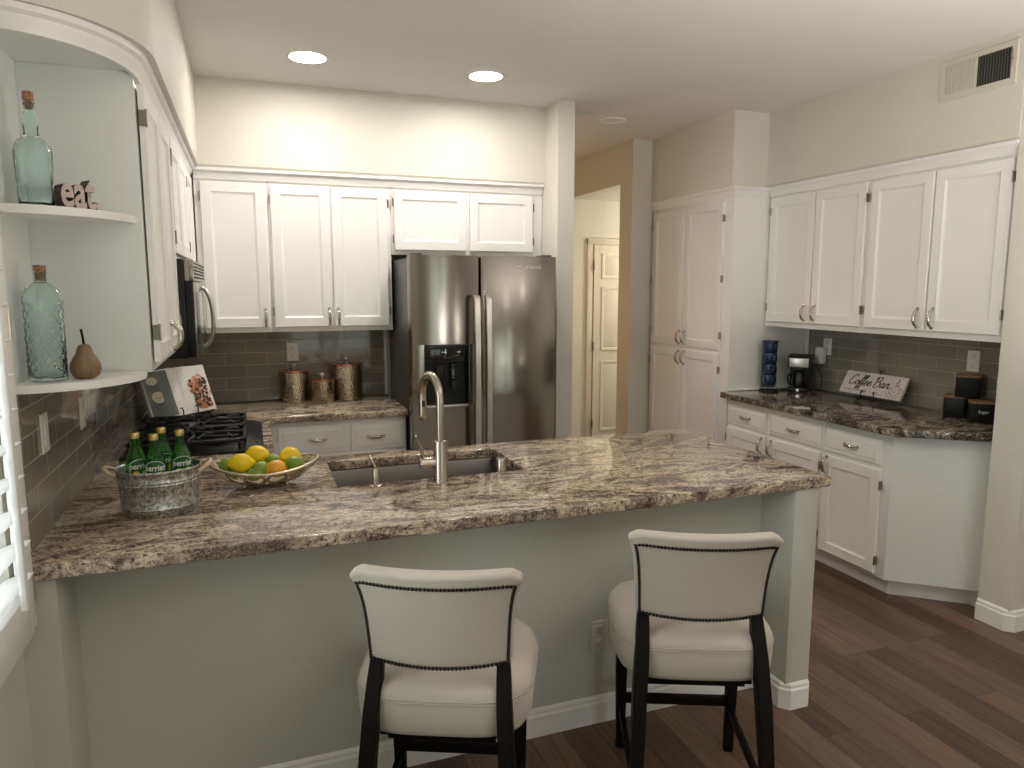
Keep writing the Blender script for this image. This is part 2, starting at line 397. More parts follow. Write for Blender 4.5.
def thing(name, label, cat, loc=(0, 0, 0), rotz=0.0, group=None):
    o = bpy.data.objects.new(name, None); C.objects.link(o); o.empty_display_size = 0.05
    o.location = loc; o.rotation_euler = (0, 0, rotz); return tag(o, label, cat, group)
def struct(name, mb, m, parent=None, smooth=40):
    o = mb.build(name, m, parent, smooth)
    if parent is None: o['kind'] = 'structure'
    return o
def setlabel(o, s): o['label'] = s; return o
def copy_tree(o, parent=None):
    c = o.copy(); C.objects.link(c); c.parent = parent
    for ch in list(o.children): copy_tree(ch, c)
    return c
def text_mesh(s, size, extrude=0.0, align='CENTER', shear=0.0, bold=0.0):
    cu = bpy.data.curves.new('lettering', 'FONT'); cu.body = s; cu.size = size; cu.extrude = extrude; cu.align_x = align; cu.align_y = 'CENTER'
    cu.shear = shear; cu.offset = bold; cu.resolution_u = 3
    o = bpy.data.objects.new('lettering', cu); C.objects.link(o)
    dg = bpy.context.evaluated_depsgraph_get(); dg.update()
    me = bpy.data.meshes.new_from_object(o.evaluated_get(dg)); bpy.data.objects.remove(o); bpy.data.curves.remove(cu)
    return me
def catmull(P, k=6):
    P = [Vector((*p, 0)) if len(p) == 2 else Vector(p) for p in P]; out = []
    for i in range(len(P) - 1):
        a, b, c, d = P[max(i - 1, 0)], P[i], P[i + 1], P[min(i + 2, len(P) - 1)]
        for j in range(k):
            t = j / k
            out.append(0.5 * ((2 * b) + (c - a) * t + (2 * a - 5 * b + 4 * c - d) * t * t + (3 * b - a - 3 * c + d) * t ** 3))
    out.append(P[-1]); return out
FM = {'-y': lambda P: (lambda u, v, z: (u, P + v, z)), '-x': lambda P: (lambda u, v, z: (P + v, u, z)), '+x': lambda P: (lambda u, v, z: (P - v, u, z)),
      '+y': lambda P: (lambda u, v, z: (u, P - v, z))}

# ------------------------------------------------------------------ key dimensions (metres)
CEIL = 2.785; ZS = 2.30; ZUB = 1.368
XL = -0.59; YB = 4.76; ZC = 0.92; ZCR = 0.922; XR = 3.75
SOFL = -0.228; SOFB = 4.45; SOFR = 3.325
YPS = 4.07; XP = 3.05

# ------------------------------------------------------------------ room shell
struct('floor', MB().box(-0.75, 5.35, -3.35, 7.35, -0.10, 0.0), M_FLOOR)
struct('ceiling', MB().box(-0.75, 5.35, -3.35, 7.35, CEIL, CEIL + 0.1), M_CEIL)
WY0, WY1, WZ0, WZ1 = 0.85, 2.02, 0.80, 2.06      # left window opening
b = MB()
b.box(XL - 0.15, XL, -3.35, WY0, 0, CEIL); b.box(XL - 0.15, XL, WY1, 7.35, 0, CEIL)
b.box(XL - 0.15, XL, WY0, WY1, 0, WZ0); b.box(XL - 0.15, XL, WY0, WY1, WZ1, CEIL)
struct('wall_left', b, M_WALL)
struct('wall_back', MB().box(XL, 1.86, YB, YB + 0.14, 0, CEIL), M_WALL)
struct('wall_fridge_side', MB().prism([(1.86, 4.24), (1.975, 4.24), (1.975, 4.90), (1.86, 4.90)], 0, CEIL), M_WALL)
# hall: pier, header over the opening, far walls
b = MB(); b.box(2.88, 3.0, 5.10, 5.30, 0, CEIL, 0.0); b.box(2.88, 3.0, 5.30, 6.42, 2.465, CEIL); b.box(2.88, 3.0, 6.42, 7.20, 0, CEIL)
struct('wall_passage', b, M_WALL)
struct('wall_pantry_end', MB().box(3.0, 5.2, 5.10, 5.25, 0, CEIL), M_WALL)
struct('wall_hall', MB().box(2.88, 5.2, 6.30, 6.42, 0, 2.464), M_HALL)
struct('ceiling_hall', MB().box(3.0, 5.2, 5.25, 6.42, 2.465, 2.60), M_CEIL)
struct('wall_far', MB().box(XL, 5.35, 7.20, 7.35, 0, CEIL), M_WALL)
struct('wall_right', MB().box(XR, XR + 0.14, 2.37, 5.10, 0, CEIL), M_WALL)
struct('wall_right_return', MB().prism([(3.33, 2.235), (3.338, 2.216), (3.357, 2.208), (5.35, 2.208), (5.35, 2.37), (3.33, 2.37)], 0, CEIL), M_WALL, None, 30)
struct('wall_dining', MB().box(5.2, 5.35, -3.2, 2.208, 0, CEIL), M_WALL)
b = MB()
for x0, x1, z0, z1 in ((XL, 0.6, 0, CEIL), (0.6, 2.1, 2.1, CEIL), (2.1, 2.72, 0, CEIL), (2.72, 2.88, 0, 0.5), (2.72, 2.88, 2.3, CEIL), (2.88, 5.2, 0, CEIL)):
    b.box(x0, x1, -3.35, -3.2, z0, z1)
struct('wall_rear', b, M_WALL)
# rear patio door and narrow window (behind the camera, seen in reflections)
b = MB()
for x in (0.6, 1.31, 2.02): b.box(x, x + 0.08, -3.25, -3.2, 0, 2.1)
for z in (0.0, 0.45, 0.9, 1.35, 1.8, 2.04): b.box(0.6, 2.1, -3.245, -3.205, z, z + 0.05)
w = struct('window_2', b, M_TRIM); struct('window_pane', MB().box(0.62, 2.08, -3.285, -3.28, 0.02, 2.08), M_PANE, w)
b = MB(); b.box(2.72, 2.74, -3.25, -3.2, 0.5, 2.3); b.box(2.86, 2.88, -3.25, -3.2, 0.5, 2.3); b.box(2.74, 2.86, -3.25, -3.2, 0.5, 0.53); b.box(2.74, 2.86, -3.25, -3.2, 2.27, 2.3)
w = struct('window_3', b, M_TRIM); struct('window_pane', MB().box(2.74, 2.86, -3.285, -3.28, 0.52, 2.28), M_PANE, w)

# soffits
def arc(cx, cy, rx, ry, a0, a1, n=16):
    return [(cx + rx * math.cos(a0 + (a1 - a0) * i / n), cy + ry * math.sin(a0 + (a1 - a0) * i / n)) for i in range(n + 1)]
def soft_prism(b, poly, z0, z1, r=0.02):
    # bullnosed lower edge
    b.prism(poly, z0, z1)
    return b
poly = [(XL, YB)] + arc(XL, 2.47, SOFL - XL, 0.41, -PI / 2, 0, 22) + [(SOFL, YB)]
b = MB(); b.prism(poly, ZS, CEIL)
b.bm.edges.ensure_lookup_table()
es = [e for e in b.bm.edges if abs(e.verts[0].co.z - ZS) < 1e-5 and abs(e.verts[1].co.z - ZS) < 1e-5 and min(e.verts[0].co.x, e.verts[1].co.x) > XL - 1e-4 and not (abs(e.verts[0].co.x - XL) < 1e-4 and abs(e.verts[1].co.x - XL) < 1e-4) and min(e.verts[0].co.y, e.verts[1].co.y) < YB - 0.01]
bmesh.ops.bevel(b.bm, geom=es, offset=0.016, segments=4, affect='EDGES', profile=0.5)
struct('wall_soffit_left', b, M_WALL, None, 50)
struct('wall_soffit_back', MB().prism([(SOFB, ZS + 0.012), (SOFB + 0.012, ZS), (YB, ZS), (YB, CEIL), (SOFB, CEIL)], SOFL, 1.86, 0, lambda a, c, x: (x, a, c)), M_WALL)
struct('wall_soffit_right', MB().prism([(SOFR, ZS + 0.012), (SOFR + 0.012, ZS), (XR, ZS), (XR, CEIL), (SOFR, CEIL)], 2.37, YPS, 0, lambda a, c, y: (a, y, c)), M_WALL)
struct('wall_soffit_pantry', MB().prism([(XP, 5.10), (XP, YPS + 0.03), (XP + 0.009, YPS + 0.009), (XP + 0.03, YPS), (XR, YPS), (XR, 5.10)], ZS, CEIL), M_WALL, None, 30)

# crown mouldings: stepped profile under the soffits; (offset outward from face frame, z)
CROWN = [(0.0, 2.240), (-0.012, 2.240), (-0.014, 2.250), (-0.024, 2.264), (-0.028, 2.276), (-0.040, 2.284), (-0.042, 2.299), (0.0, 2.299)]
YF = 4.49; XFL = -0.29; XFR = 3.365; XFP = XP + 0.022
struct('trim_1', MB().prism([(YF + o, z) for o, z in CROWN], -0.26, 1.855, 0, lambda a, c, x: (x, a, c)), M_TRIM)
struct('trim_2', MB().prism([(XFR + o, z) for o, z in CROWN], 2.372, YPS - 0.002, 0, lambda a, c, y: (a, y, c)), M_TRIM)
b = MB()
R = [[(px + ox * (-o) * 0.7, py + oy * (-o) * 0.7, z) for o, z in CROWN] for (px, py, ox, oy) in ((XFP, 5.095, -1, 0), (XFP, YPS, -1, -1), (SOFR + 0.01, YPS, 0, -1))]
b.rings(R); struct('trim_3', b, M_TRIM)
# left crown follows the rounded shelf end
path = [(XL, 2.110)] + arc(XL, 2.47, 0.30, 0.36, -PI / 2, 0, 18)[1:] + [(XFL, YF)]
R = []
for i, (x, y) in enumerate(path):
    a = Vector(path[max(i - 1, 0)]); c = Vector(path[min(i + 1, len(path) - 1)]); t = (c - a).normalized(); nrm = Vector((t.y, -t.x))
    R.append([(x - nrm.x * o, y - nrm.y * o, z) for o, z in CROWN])
b = MB(); b.rings(R); struct('trim_4', b, M_TRIM, None, 30)

# peninsula half wall with end post and left pilaster
b = MB(); b.box(XL, 1.89, 2.25, 2.36, 0, ZC - 0.041)
b.prism([(1.884, 2.36), (1.884, 2.092), (1.891, 2.073), (1.909, 2.066), (1.983, 2.066), (2.001, 2.073), (2.008, 2.092), (2.008, 2.36)], 0, ZC - 0.041)
b.prism([(XL, 2.25), (XL, 2.075), (-0.522, 2.075), (-0.506, 2.082), (-0.499, 2.098), (-0.499, 2.25)], 0, ZC - 0.041)
struct('wall_peninsula', b, M_SAGE, None, 30)
BBP = [(0.0, 0.0), (0.014, 0.0), (0.014, 0.078), (0.009, 0.086), (0.009, 0.096), (0.004, 0.104), (0.0, 0.106)]
def baseboard(name, path, closed=False):
    R = []
    for i, (x, y) in enumerate(path):
        ns = []
        if i > 0: t = (Vector(path[i]) - Vector(path[i - 1])).normalized(); ns.append(Vector((t.y, -t.x)))
        if i < len(path) - 1: t = (Vector(path[i + 1]) - Vector(path[i])).normalized(); ns.append(Vector((t.y, -t.x)))
        n = sum(ns, Vector((0, 0))); n = n / max(n.dot(ns[0]), 0.3)
        R.append([(x + n.x * o, y + n.y * o, z) for o, z in BBP])
    b = MB(); b.rings(R); return struct(name, b, M_TRIM, None, 25)
baseboard('baseboard_peninsula', [(-0.499, 2.25), (1.884, 2.25), (1.884, 2.092), (1.909, 2.066), (1.983, 2.066), (2.008, 2.092), (2.008, 2.36)])
baseboard('baseboard_right', [(3.33, 2.37), (3.33, 2.235), (3.357, 2.208), (5.2, 2.208)])
baseboard('baseboard_left', [(XL, -3.2), (XL, 2.075), (-0.522, 2.075), (-0.499, 2.098), (-0.499, 2.235)])
baseboard('baseboard_hall', [(2.88, 6.30), (3.075, 6.30)])

# backsplashes
struct('wall_backsplash_back', MB().box(XL + 0.006, 0.85, YB - 0.008, YB, ZC + 0.001, 1.36), M_TILE_X)
struct('wall_backsplash_left', MB().box(XL, XL + 0.008, 2.20, YB - 0.008, ZC + 0.001, 1.355), M_TILE_Y)
struct('wall_backsplash_right', MB().box(XR - 0.008, XR, 2.371, YPS - 0.001, ZCR + 0.001, 1.36), M_TILE_Y)
struct('trim_5', MB().box(0.832, 0.85, YB - 0.022, YB - 0.009, ZC + 0.002, 1.36, 0.003), M_TRIM)
struct('trim_6', MB().box(XR - 0.024, XR - 0.009, YPS - 0.022, YPS - 0.003, ZCR + 0.002, 1.366, 0.003), M_TRIM)
struct('trim_7', MB().box(3.08, 3.72, YPS - 0.012, YPS - 0.001, ZCR + 0.001, ZCR + 0.014, 0.002), M_TRIM)

# hall door with six panels
def panel_loops(b, f, u0, u1, z0, z1, steps, back, fill=True):
    loops = []
    for ins, v in steps:
        loops.append([f(u0 + ins, v, z0 + ins), f(u1 - ins, v, z0 + ins), f(u1 - ins, v, z1 - ins), f(u0 + ins, v, z1 - ins)])
    rv = b.rings(loops, (back, fill)); return rv
D = MB(); f = FM['-y'](6.262)
D.box(3.14, 3.90, 6.265, 6.297, 0.01, 2.04)
for u0, u1 in ((3.24, 3.48), (3.56, 3.80)):
    for z0, z1 in ((0.24, 0.90), (1.04, 1.62), (1.74, 1.94)):
        panel_loops(D, f, u0, u1, z0, z1, [(-0.022, 0.003), (-0.018, -0.006), (0.0, -0.006), (0.012, 0.002), (0.035, -0.004)], False)
d = struct('door_1', D, M_DOOR)
b = MB()
b.box(3.075, 3.135, 6.275, 6.30, 0, 2.10, 0.004); b.box(3.905, 3.965, 6.275, 6.30, 0, 2.10, 0.004); b.box(3.075, 3.965, 6.273, 6.30, 2.045, 2.105, 0.004)
b.build('door_casing', M_DOOR, d)
for z in (0.25, 1.02, 1.80): MB().cyl((3.139, 6.262, z), (3.139, 6.262, z + 0.09), 0.007, 10).build('hinge', M_HINGE, d)
MB().ball((3.83, 6.215, 0.96), 0.028).build('doorknob', M_NICKEL, d)

# left window: jamb lining, glass, and the louvred shutter panel
b = MB(); b.box(XL - 0.15, XL - 0.11, WY0, WY0 + 0.05, WZ0, WZ1); b.box(XL - 0.15, XL - 0.11, WY1 - 0.05, WY1, WZ0, WZ1)
b.box(XL - 0.15, XL - 0.11, WY0, WY1, WZ0, WZ0 + 0.05); b.box(XL - 0.15, XL - 0.11, WY0, WY1, WZ1 - 0.05, WZ1); b.box(XL - 0.145, XL - 0.115, 1.46, 1.50, WZ0, WZ1)
w = struct('window_1', b, M_TRIM); MB().box(XL - 0.135, XL - 0.130, WY0 + 0.04, WY1 - 0.04, WZ0 + 0.04, WZ1 - 0.04).build('window_pane', M_PANE, w)
T = thing('window_shutter', 'white louvred plantation shutter hinged at the far left edge below the shelves', 'shutter', (XL + 0.03, 2.058, 0.765))
xs0, xs1 = XL + 0.014, XL + 0.042; SY0, SY1, SZ0, SZ1 = 1.25, 2.058, 0.765, 2.10
for y0, y1 in ((SY1 - 0.05, SY1), (SY0, SY0 + 0.05)): MB().box(xs0, xs1, y0, y1, SZ0, SZ1, 0.003).build('stile', M_TRIM, T)
for z0, z1 in ((SZ0, SZ0 + 0.105), (SZ1 - 0.10, SZ1)): MB().box(xs0, xs1, SY0 + 0.05, SY1 - 0.05, z0, z1, 0.003).build('rail', M_TRIM, T)
MB().box(XL, XL + 0.036, SY0, SY1 - 0.004, SZ0 - 0.02, SZ0 - 0.002, 0.003).build('frame_sill', M_TRIM, T)
z = SZ0 + 0.15
while z < SZ1 - 0.13:
    b = MB(); M = Matrix.Translation((XL + 0.023, (SY0 + SY1) / 2, z)) @ Matrix.Rotation(math.radians(-14), 4, 'Y')
    R = [[M @ Vector((0.036 * math.cos(a), s * (SY1 - SY0 - 0.104) / 2, 0.0055 * math.sin(a))) for a in [2 * PI * i / 14 for i in range(14)]] for s in (-1, 1)]
    b.rings(R); b.build('louver', M_TRIM, T); z += 0.083
MB().box(XL + 0.072, XL + 0.086, 1.83, 1.852, SZ0 + 0.13, SZ1 - 0.13, 0.003).build('tilt_rod', M_TRIM, T)
for z in (0.835, 1.50): MB().cyl((XL + 0.040, SY1 - 0.006, z), (XL + 0.040, SY1 - 0.006, z + 0.075), 0.006, 10).build('hinge', M_CHAMP, T)

# ------------------------------------------------------------------ worktops
def slab(name, xs, ys, inside, z0, z1, m, label, cat, extra=None):
    b = MB(); bm = b.bm; V = {}
    def v(i, j):
        if (i, j) not in V: V[(i, j)] = bm.verts.new((xs[i], ys[j], z1))
        return V[(i, j)]
    for i in range(len(xs) - 1):
        for j in range(len(ys) - 1):
            if inside((xs[i] + xs[i + 1]) / 2, (ys[j] + ys[j + 1]) / 2): bm.faces.new((v(i, j), v(i + 1, j), v(i + 1, j + 1), v(i, j + 1)))
    top = list(bm.faces)
    r = bmesh.ops.extrude_face_region(bm, geom=top)
    for q in r['geom']:
        if isinstance(q, bmesh.types.BMVert): q.co.z = z0
    bmesh.ops.recalc_face_normals(bm, faces=bm.faces)
    es = [e for e in bm.edges if len(e.link_faces) == 2 and e.calc_face_angle() > 1.0 and abs(e.verts[0].co.z - e.verts[1].co.z) < 1e-6]
    bmesh.ops.bevel(bm, geom=es, offset=0.005, segments=3, affect='EDGES', profile=0.5)
    return tag(b.build(name, m), label, cat)
SX0, SX1, SY0_, SY1_ = 0.272, 0.992, 2.555, 2.952
def ins(x, y):
    if SX0 < x < SX1 and SY0_ < y < SY1_: return False
    if y < 3.058: return True
    if x < 0.08: return True
    return y > 4.11 and x < 0.852
slab('worktop', [XL + 0.009, 0.08, SX0, 0.852, SX1, 2.042], [2.058, SY0_, SY1_, 3.058, 4.11, YB - 0.009], ins, ZC - 0.04, ZC, M_GRAN,
     'long polished tan granite worktop with sink cut-out running along the peninsula', 'worktop')
b = MB(); b.prism([(3.015, YPS - 0.002), (3.015, 2.665), (3.395, 2.372), (XR - 0.009, 2.372), (XR - 0.009, YPS - 0.002)], ZCR - 0.04, ZCR, 0.006, seg=3)
tag(b.build('worktop', M_GRAN2), 'darker brown granite worktop with clipped corner under the coffee things', 'worktop')

# ------------------------------------------------------------------ cabinet doors, drawers, handles, hinges
def pull(parent, f, u, z, vertical=True, length=0.098, proj=0.030, m=None):
    pts = []; rad = []
    n = 10
    for i in range(n + 1):
        t = -1 + 2 * i / n
        d = proj * (1 - abs(t) ** 3.4); a = t * length / 2
        if vertical: pts.append(f(u, -d + 0.001, z + a))
        else: pts.append(f(u + a, -d + 0.001, z))
        rad.append(0.0058 + 0.0030 * (1 - t * t))
    b = MB(); b.tube(pts, rad, 12)
    for s in (-1, 1):
        p = f(u, 0, z + s * length / 2) if vertical else f(u + s * length / 2, 0, z)
        q = f(u, -0.006, z + s * length / 2) if vertical else f(u + s * length / 2, -0.006, z)
        b.cyl(p, q, 0.0095, 12, 0.007)
    return b.build('handle', m or M_NICKEL, parent)
def hinge(parent, f, u, z, s):
    b = MB()
    p0 = f(u + s * 0.001, 0.001, z - 0.023); p1 = f(u + s * 0.0065, 0.0185, z + 0.023)
    b.box(min(p0[0], p1[0]), max(p0[0], p1[0]), min(p0[1], p1[1]), max(p0[1], p1[1]), min(p0[2], p1[2]), max(p0[2], p1[2]), 0.0015, 1)
    b.cyl(f(u + s * 0.004, -0.001, z - 0.026), f(u + s * 0.004, -0.001, z + 0.026), 0.0036, 8)
    return b.build('hinge', M_HINGE, parent)
def cab_door(T, facing, plane, u0, u1, z0, z1, handle=None, hinges=None, fw=0.055, m=None):
    f = FM[facing](plane); b = MB()
    panel_loops(b, f, u0, u1, z0, z1, [(0.0, 0.0195), (0.0, 0.004), (0.004, 0.0), (fw, 0.0), (fw + 0.004, 0.003), (fw + 0.012, 0.009), (fw + 0.016, 0.0095)], True)
    d = b.build('door', m or M_CAB, T, 30)
    if handle: pull(d, f, handle[0], handle[1])
    if hinges:
        u, s = (u0, -1) if hinges[0] == 'l' else (u1, 1)
        for z in hinges[1]: hinge(d, f, u, z, s)
    return d
def cab_drawer(T, facing, plane, u0, u1, z0, z1, hu=None):
    f = FM[facing](plane); b = MB()
    panel_loops(b, f, u0, u1, z0, z1, [(0.0, 0.0195), (0.0, 0.010), (0.006, 0.006), (0.020, 0.005), (0.030, 0.0), (0.034, 0.0)], True)
    d = b.build('drawer', M_CAB, T, 25)
    pull(d, f, (u0 + u1) / 2 if hu is None else hu, (z0 + z1) / 2, False, 0.092, 0.026)
    return d

# ---- back wall uppers (faces at y = 4.47)
F = YF - 0.02
T = thing('wall_cabinet', 'white single-door wall cabinet in the back left corner beside the microwave', 'cabinet', (-0.06, 4.62, ZUB), 0, 'white wall cabinets on the back wall')
MB().box(-0.262, 0.128, YF, YB - 0.002, ZUB, 2.245, 0.002).build('carcass', M_CAB, T)
cab_door(T, '-y', F, -0.232, 0.118, 1.396, 2.226, (0.092, 1.455), ('l', (1.49, 2.14)))
T = thing('wall_cabinet', 'white double-door wall cabinet above the copper-lidded canisters, left of the fridge', 'cabinet', (0.49, 4.62, ZUB), 0, 'white wall cabinets on the back wall')
MB().box(0.130, 0.846, YF, YB - 0.002, ZUB, 2.245, 0.002).build('carcass', M_CAB, T)
cab_door(T, '-y', F, 0.142, 0.480, 1.396, 2.226, (0.458, 1.455), ('l', (1.49, 2.14)))
cab_door(T, '-y', F, 0.488, 0.824, 1.396, 2.226, (0.512, 1.455), ('r', (1.49, 2.14)))
T = thing('wall_cabinet', 'short white double-door wall cabinet over the stainless fridge', 'cabinet', (1.35, 4.62, 1.84), 0, 'white wall cabinets on the back wall')
MB().box(0.848, 1.857, YF, YB - 0.002, 1.835, 2.245, 0.002).build('carcass', M_CAB, T)
cab_door(T, '-y', F, 0.864, 1.330, 1.862, 2.226, None, ('l', (1.93, 2.15)))
cab_door(T, '-y', F, 1.352, 1.786, 1.862, 2.226, None, ('r', (1.93, 2.15)))
# ---- left wall uppers (faces at x = -0.27)
FL = XFL + 0.026
T = thing('wall_cabinet', 'white double-door wall cabinet on the left wall next to the corner shelves', 'cabinet', (-0.44, 2.83, ZUB), 0, 'white wall cabinets on the left wall')
MB().box(XL + 0.002, XFL, 2.45, 3.205, ZUB, 2.262, 0.002).build('carcass', M_SHELFPAINT, T)
cab_door(T, '+x', FL, 2.468, 2.828, 1.396, 2.226, (2.80, 1.455), ('l', (1.49, 2.13)))
cab_door(T, '+x', FL, 2.836, 3.192, 1.396, 2.226, (2.864, 1.455), ('r', (1.49, 2.13)))
T = thing('wall_cabinet', 'short white double-door wall cabinet directly above the black microwave', 'cabinet', (-0.44, 3.6, 1.75), 0, 'white wall cabinets on the left wall')
MB().box(XL + 0.002, XFL, 3.207, 3.985, 1.748, 2.245, 0.002).build('carcass', M_CAB, T)
cab_door(T, '+x', FL, 3.222, 3.590, 1.768, 2.226, None, ('l', (1.83, 2.15)))
cab_door(T, '+x', FL, 3.600, 3.972, 1.768, 2.226, None, ('r', (1.83, 2.15)))
T = thing('wall_cabinet', 'narrow white corner cabinet squeezed between the microwave and the back wall', 'cabinet', (-0.44, 4.2, ZUB), 0, 'white wall cabinets on the left wall')
MB().box(XL + 0.002, XFL, 3.988, YF + 0.262, ZUB, 2.245, 0.002).build('carcass', M_CAB, T)
cab_door(T, '+x', FL, 4.02, 4.40, 1.396, 2.226, None, None, 0.05)
# ---- right wall uppers (faces at x = 3.345)
FR = XFR - 0.02; k = FR / 3.25
def ry(y): return y * k
T = thing('wall_cabinet', 'white double-door wall cabinet on the right wall above the coffee maker', 'cabinet', (3.55, 3.65, ZUB), 0, 'white wall cabinets on the right wall')
MB().box(XFR, XR - 0.002, ry(3.13), YPS - 0.002, ZUB, 2.245, 0.002).build('carcass', M_CAB, T)
cab_door(T, '-x', FR, ry(3.535), ry(3.922), 1.402, 2.226, (ry(3.575), 1.47), ('r', (1.50, 2.14)))
cab_door(T, '-x', FR, ry(3.145), ry(3.527), 1.402, 2.226, (ry(3.487), 1.47), ('l', (1.50, 2.14)))
T = thing('wall_cabinet', 'white double-door wall cabinet on the right wall above the stacked black boxes', 'cabinet', (3.55, 2.75, ZUB), 0, 'white wall cabinets on the right wall')
MB().box(XFR, XR - 0.002, 2.374, ry(3.128), ZUB, 2.245, 0.002).build('carcass', M_CAB, T)
cab_door(T, '-x', FR, ry(2.725), ry(3.113), 1.402, 2.226, (ry(2.765), 1.47), ('r', (1.50, 2.14)))
cab_door(T, '-x', FR, 2.398, ry(2.717), 1.402, 2.226, (ry(2.677), 1.47), ('l', (1.50, 2.14)))
# ---- pantry
T = thing('pantry_cabinet', 'tall white four-door pantry cabinet standing at the left end of the coffee counter', 'cabinet', (3.4, 4.6, 0))
MB().box(XFP, XR - 0.002, YPS, 5.095, 0.0, 2.29, 0.002).build('carcass', M_CAB, T)
for z0, z1, zh, hz in ((1.196, 2.215, 1.262, (1.30, 1.69, 2.10)), (0.11, 1.172, 1.11, (0.25, 1.06))):
    cab_door(T, '-x', XFP - 0.02, 4.618, 5.06, z0, z1, (4.648, zh), ('r', hz))
    cab_door(T, '-x', XFP - 0.02, 4.165, 4.608, z0, z1, (4.578, zh), ('l', hz))
# ---- coffee bar base cabinets (faces at x = 3.06)
FB = 3.06; XB = 3.08
def ang_body(T, y0, y1):
    MB().box(XB, XR - 0.011, y0, y1, 0.10, ZCR - 0.041, 0.002).build('carcass', M_CAB, T)
    MB().box(XB + 0.07, XR - 0.011, y0, y1, 0.0, 0.099).build('toe_kick', M_CAB, T)
rows = ((3.640, 4.060, 3.655, 4.048, 'base cabinet under the blue mugs, nearest the pantry'), (3.172, 3.638, 3.187, 3.622, 'middle of three base cabinets under the coffee bar worktop'))
for i, (y0, y1, d0, d1, lab) in enumerate(rows):
    T = thing('base_cabinet', 'white drawer-over-door ' + lab, 'cabinet', (3.4, (y0 + y1) / 2, 0), 0, 'white base cabinets of the coffee bar')
    ang_body(T, y0, y1)
    cab_drawer(T, '-x', FB, d0, d1, 0.705, 0.842)
    cab_door(T, '-x', FB, d0, d1, 0.118, 0.682, (d0 + 0.03, 0.62) if i == 0 else (d1 - 0.03, 0.62), ('r' if i == 0 else 'l', (0.20, 0.61)))
T = thing('base_cabinet', 'white drawer-over-door base cabinet with angled end panel, nearest the camera', 'cabinet', (3.4, 2.9, 0), 0, 'white base cabinets of the coffee bar')
P = [(XB, 3.170), (XB, 2.705), (3.415, 2.430), (3.415, 2.372), (XR - 0.011, 2.372), (XR - 0.011, 3.170)]
MB().prism(P, 0.10, ZCR - 0.041, 0.002).build('carcass', M_SHELFPAINT, T)
P = [(XB + 0.07, 3.170), (XB + 0.07, 2.735), (3.44, 2.495), (3.45, 2.372), (XR - 0.011, 2.372), (XR - 0.011, 3.170)]
MB().prism(P, 0.0, 0.099).build('toe_kick', M_CAB, T)
cab_drawer(T, '-x', FB, 2.760, 3.155, 0.705, 0.842)
cab_door(T, '-x', FB, 2.760, 3.155, 0.118, 0.682, (3.125, 0.625), ('l', (0.19, 0.60)))
# ---- back base cabinet with two drawers
T = thing('base_cabinet', 'white two-drawer base cabinet on the back wall between cooktop and fridge', 'cabinet', (0.47, 4.4, 0))
MB().box(0.082, 0.848, 4.152, YB - 0.011, 0.10, ZC - 0.041, 0.002).build('carcass', M_CAB, T)
MB().box(0.082, 0.848, 4.22, YB - 0.011, 0.0, 0.099).build('toe_kick', M_CAB, T)
for u0, u1, hu in ((0.120, 0.492, 0.335), (0.520, 0.838, 0.665)):
    cab_drawer(T, '-y', 4.132, u0, u1, 0.688, 0.850, hu)
    cab_door(T, '-y', 4.132, u0, u1, 0.118, 0.665, None, None)
# ---- cooktop base run and peninsula base, mostly hidden below the worktop
T = thing('base_cabinet', 'white base cabinet under the gas cooktop along the left wall', 'cabinet', (-0.3, 3.6, 0))
MB().box(XL + 0.01, 0.03, 3.07, YB - 0.011, 0.10, ZC - 0.041, 0.002).build('carcass', M_CAB, T)
MB().box(XL + 0.01, -0.04, 3.07, YB - 0.011, 0.0, 0.099).build('toe_kick', M_CAB, T)
cab_door(T, '+x', 0.05, 3.10, 3.58, 0.118, 0.85); cab_door(T, '+x', 0.05, 3.60, 4.08, 0.118, 0.85)
T = thing('base_cabinet', 'white sink base cabinet behind the peninsula half wall, below the sink', 'cabinet', (1.0, 2.7, 0))
b = MB(); b.box(0.10, 2.00, 2.985, 3.005, 0.10, ZC - 0.041); b.box(1.98, 2.00, 2.365, 2.985, 0.0, ZC - 0.041); b.box(0.10, 0.12, 2.365, 2.985, 0.0, ZC - 0.041)
b.build('carcass', M_CAB, T)
MB().box(0.12, 1.98, 2.92, 2.94, 0, 0.099).build('toe_kick', M_CAB, T)
for u0, u1 in ((0.13, 0.62), (0.64, 1.13), (1.15, 1.55), (1.57, 1.98)): cab_door(T, '+y', 3.025, u0, u1, 0.118, 0.85)

# ------------------------------------------------------------------ open corner shelves
def corner_shelf(z, th, lab):
    b = MB(); poly = [(XL + 0.001, 2.448)] + arc(XL + 0.001, 2.448, 0.285, 0.29, -PI / 2, 0, 20)
    b.prism(poly, z - th, z, 0.006, seg=3)
    return tag(b.build('corner_shelf', M_TRIM), lab, 'shelf', 'rounded white corner shelves')
corner_shelf(1.837, 0.022, 'upper rounded white corner shelf holding the word block')
corner_shelf(1.374, 0.022, 'lower rounded white corner shelf holding the wooden pear')
b = MB(); b.prism([(XL + 0.001, 2.448)] + arc(XL + 0.001, 2.448, 0.292, 0.335, -PI / 2, 0, 20), 2.256, 2.2995)
struct('ceiling_niche', b, M_SHELFPAINT)
struct('wall_niche', MB().box(XL, XL + 0.004, 2.14, 2.449, 1.352, 2.2555), M_SHELFPAINT)

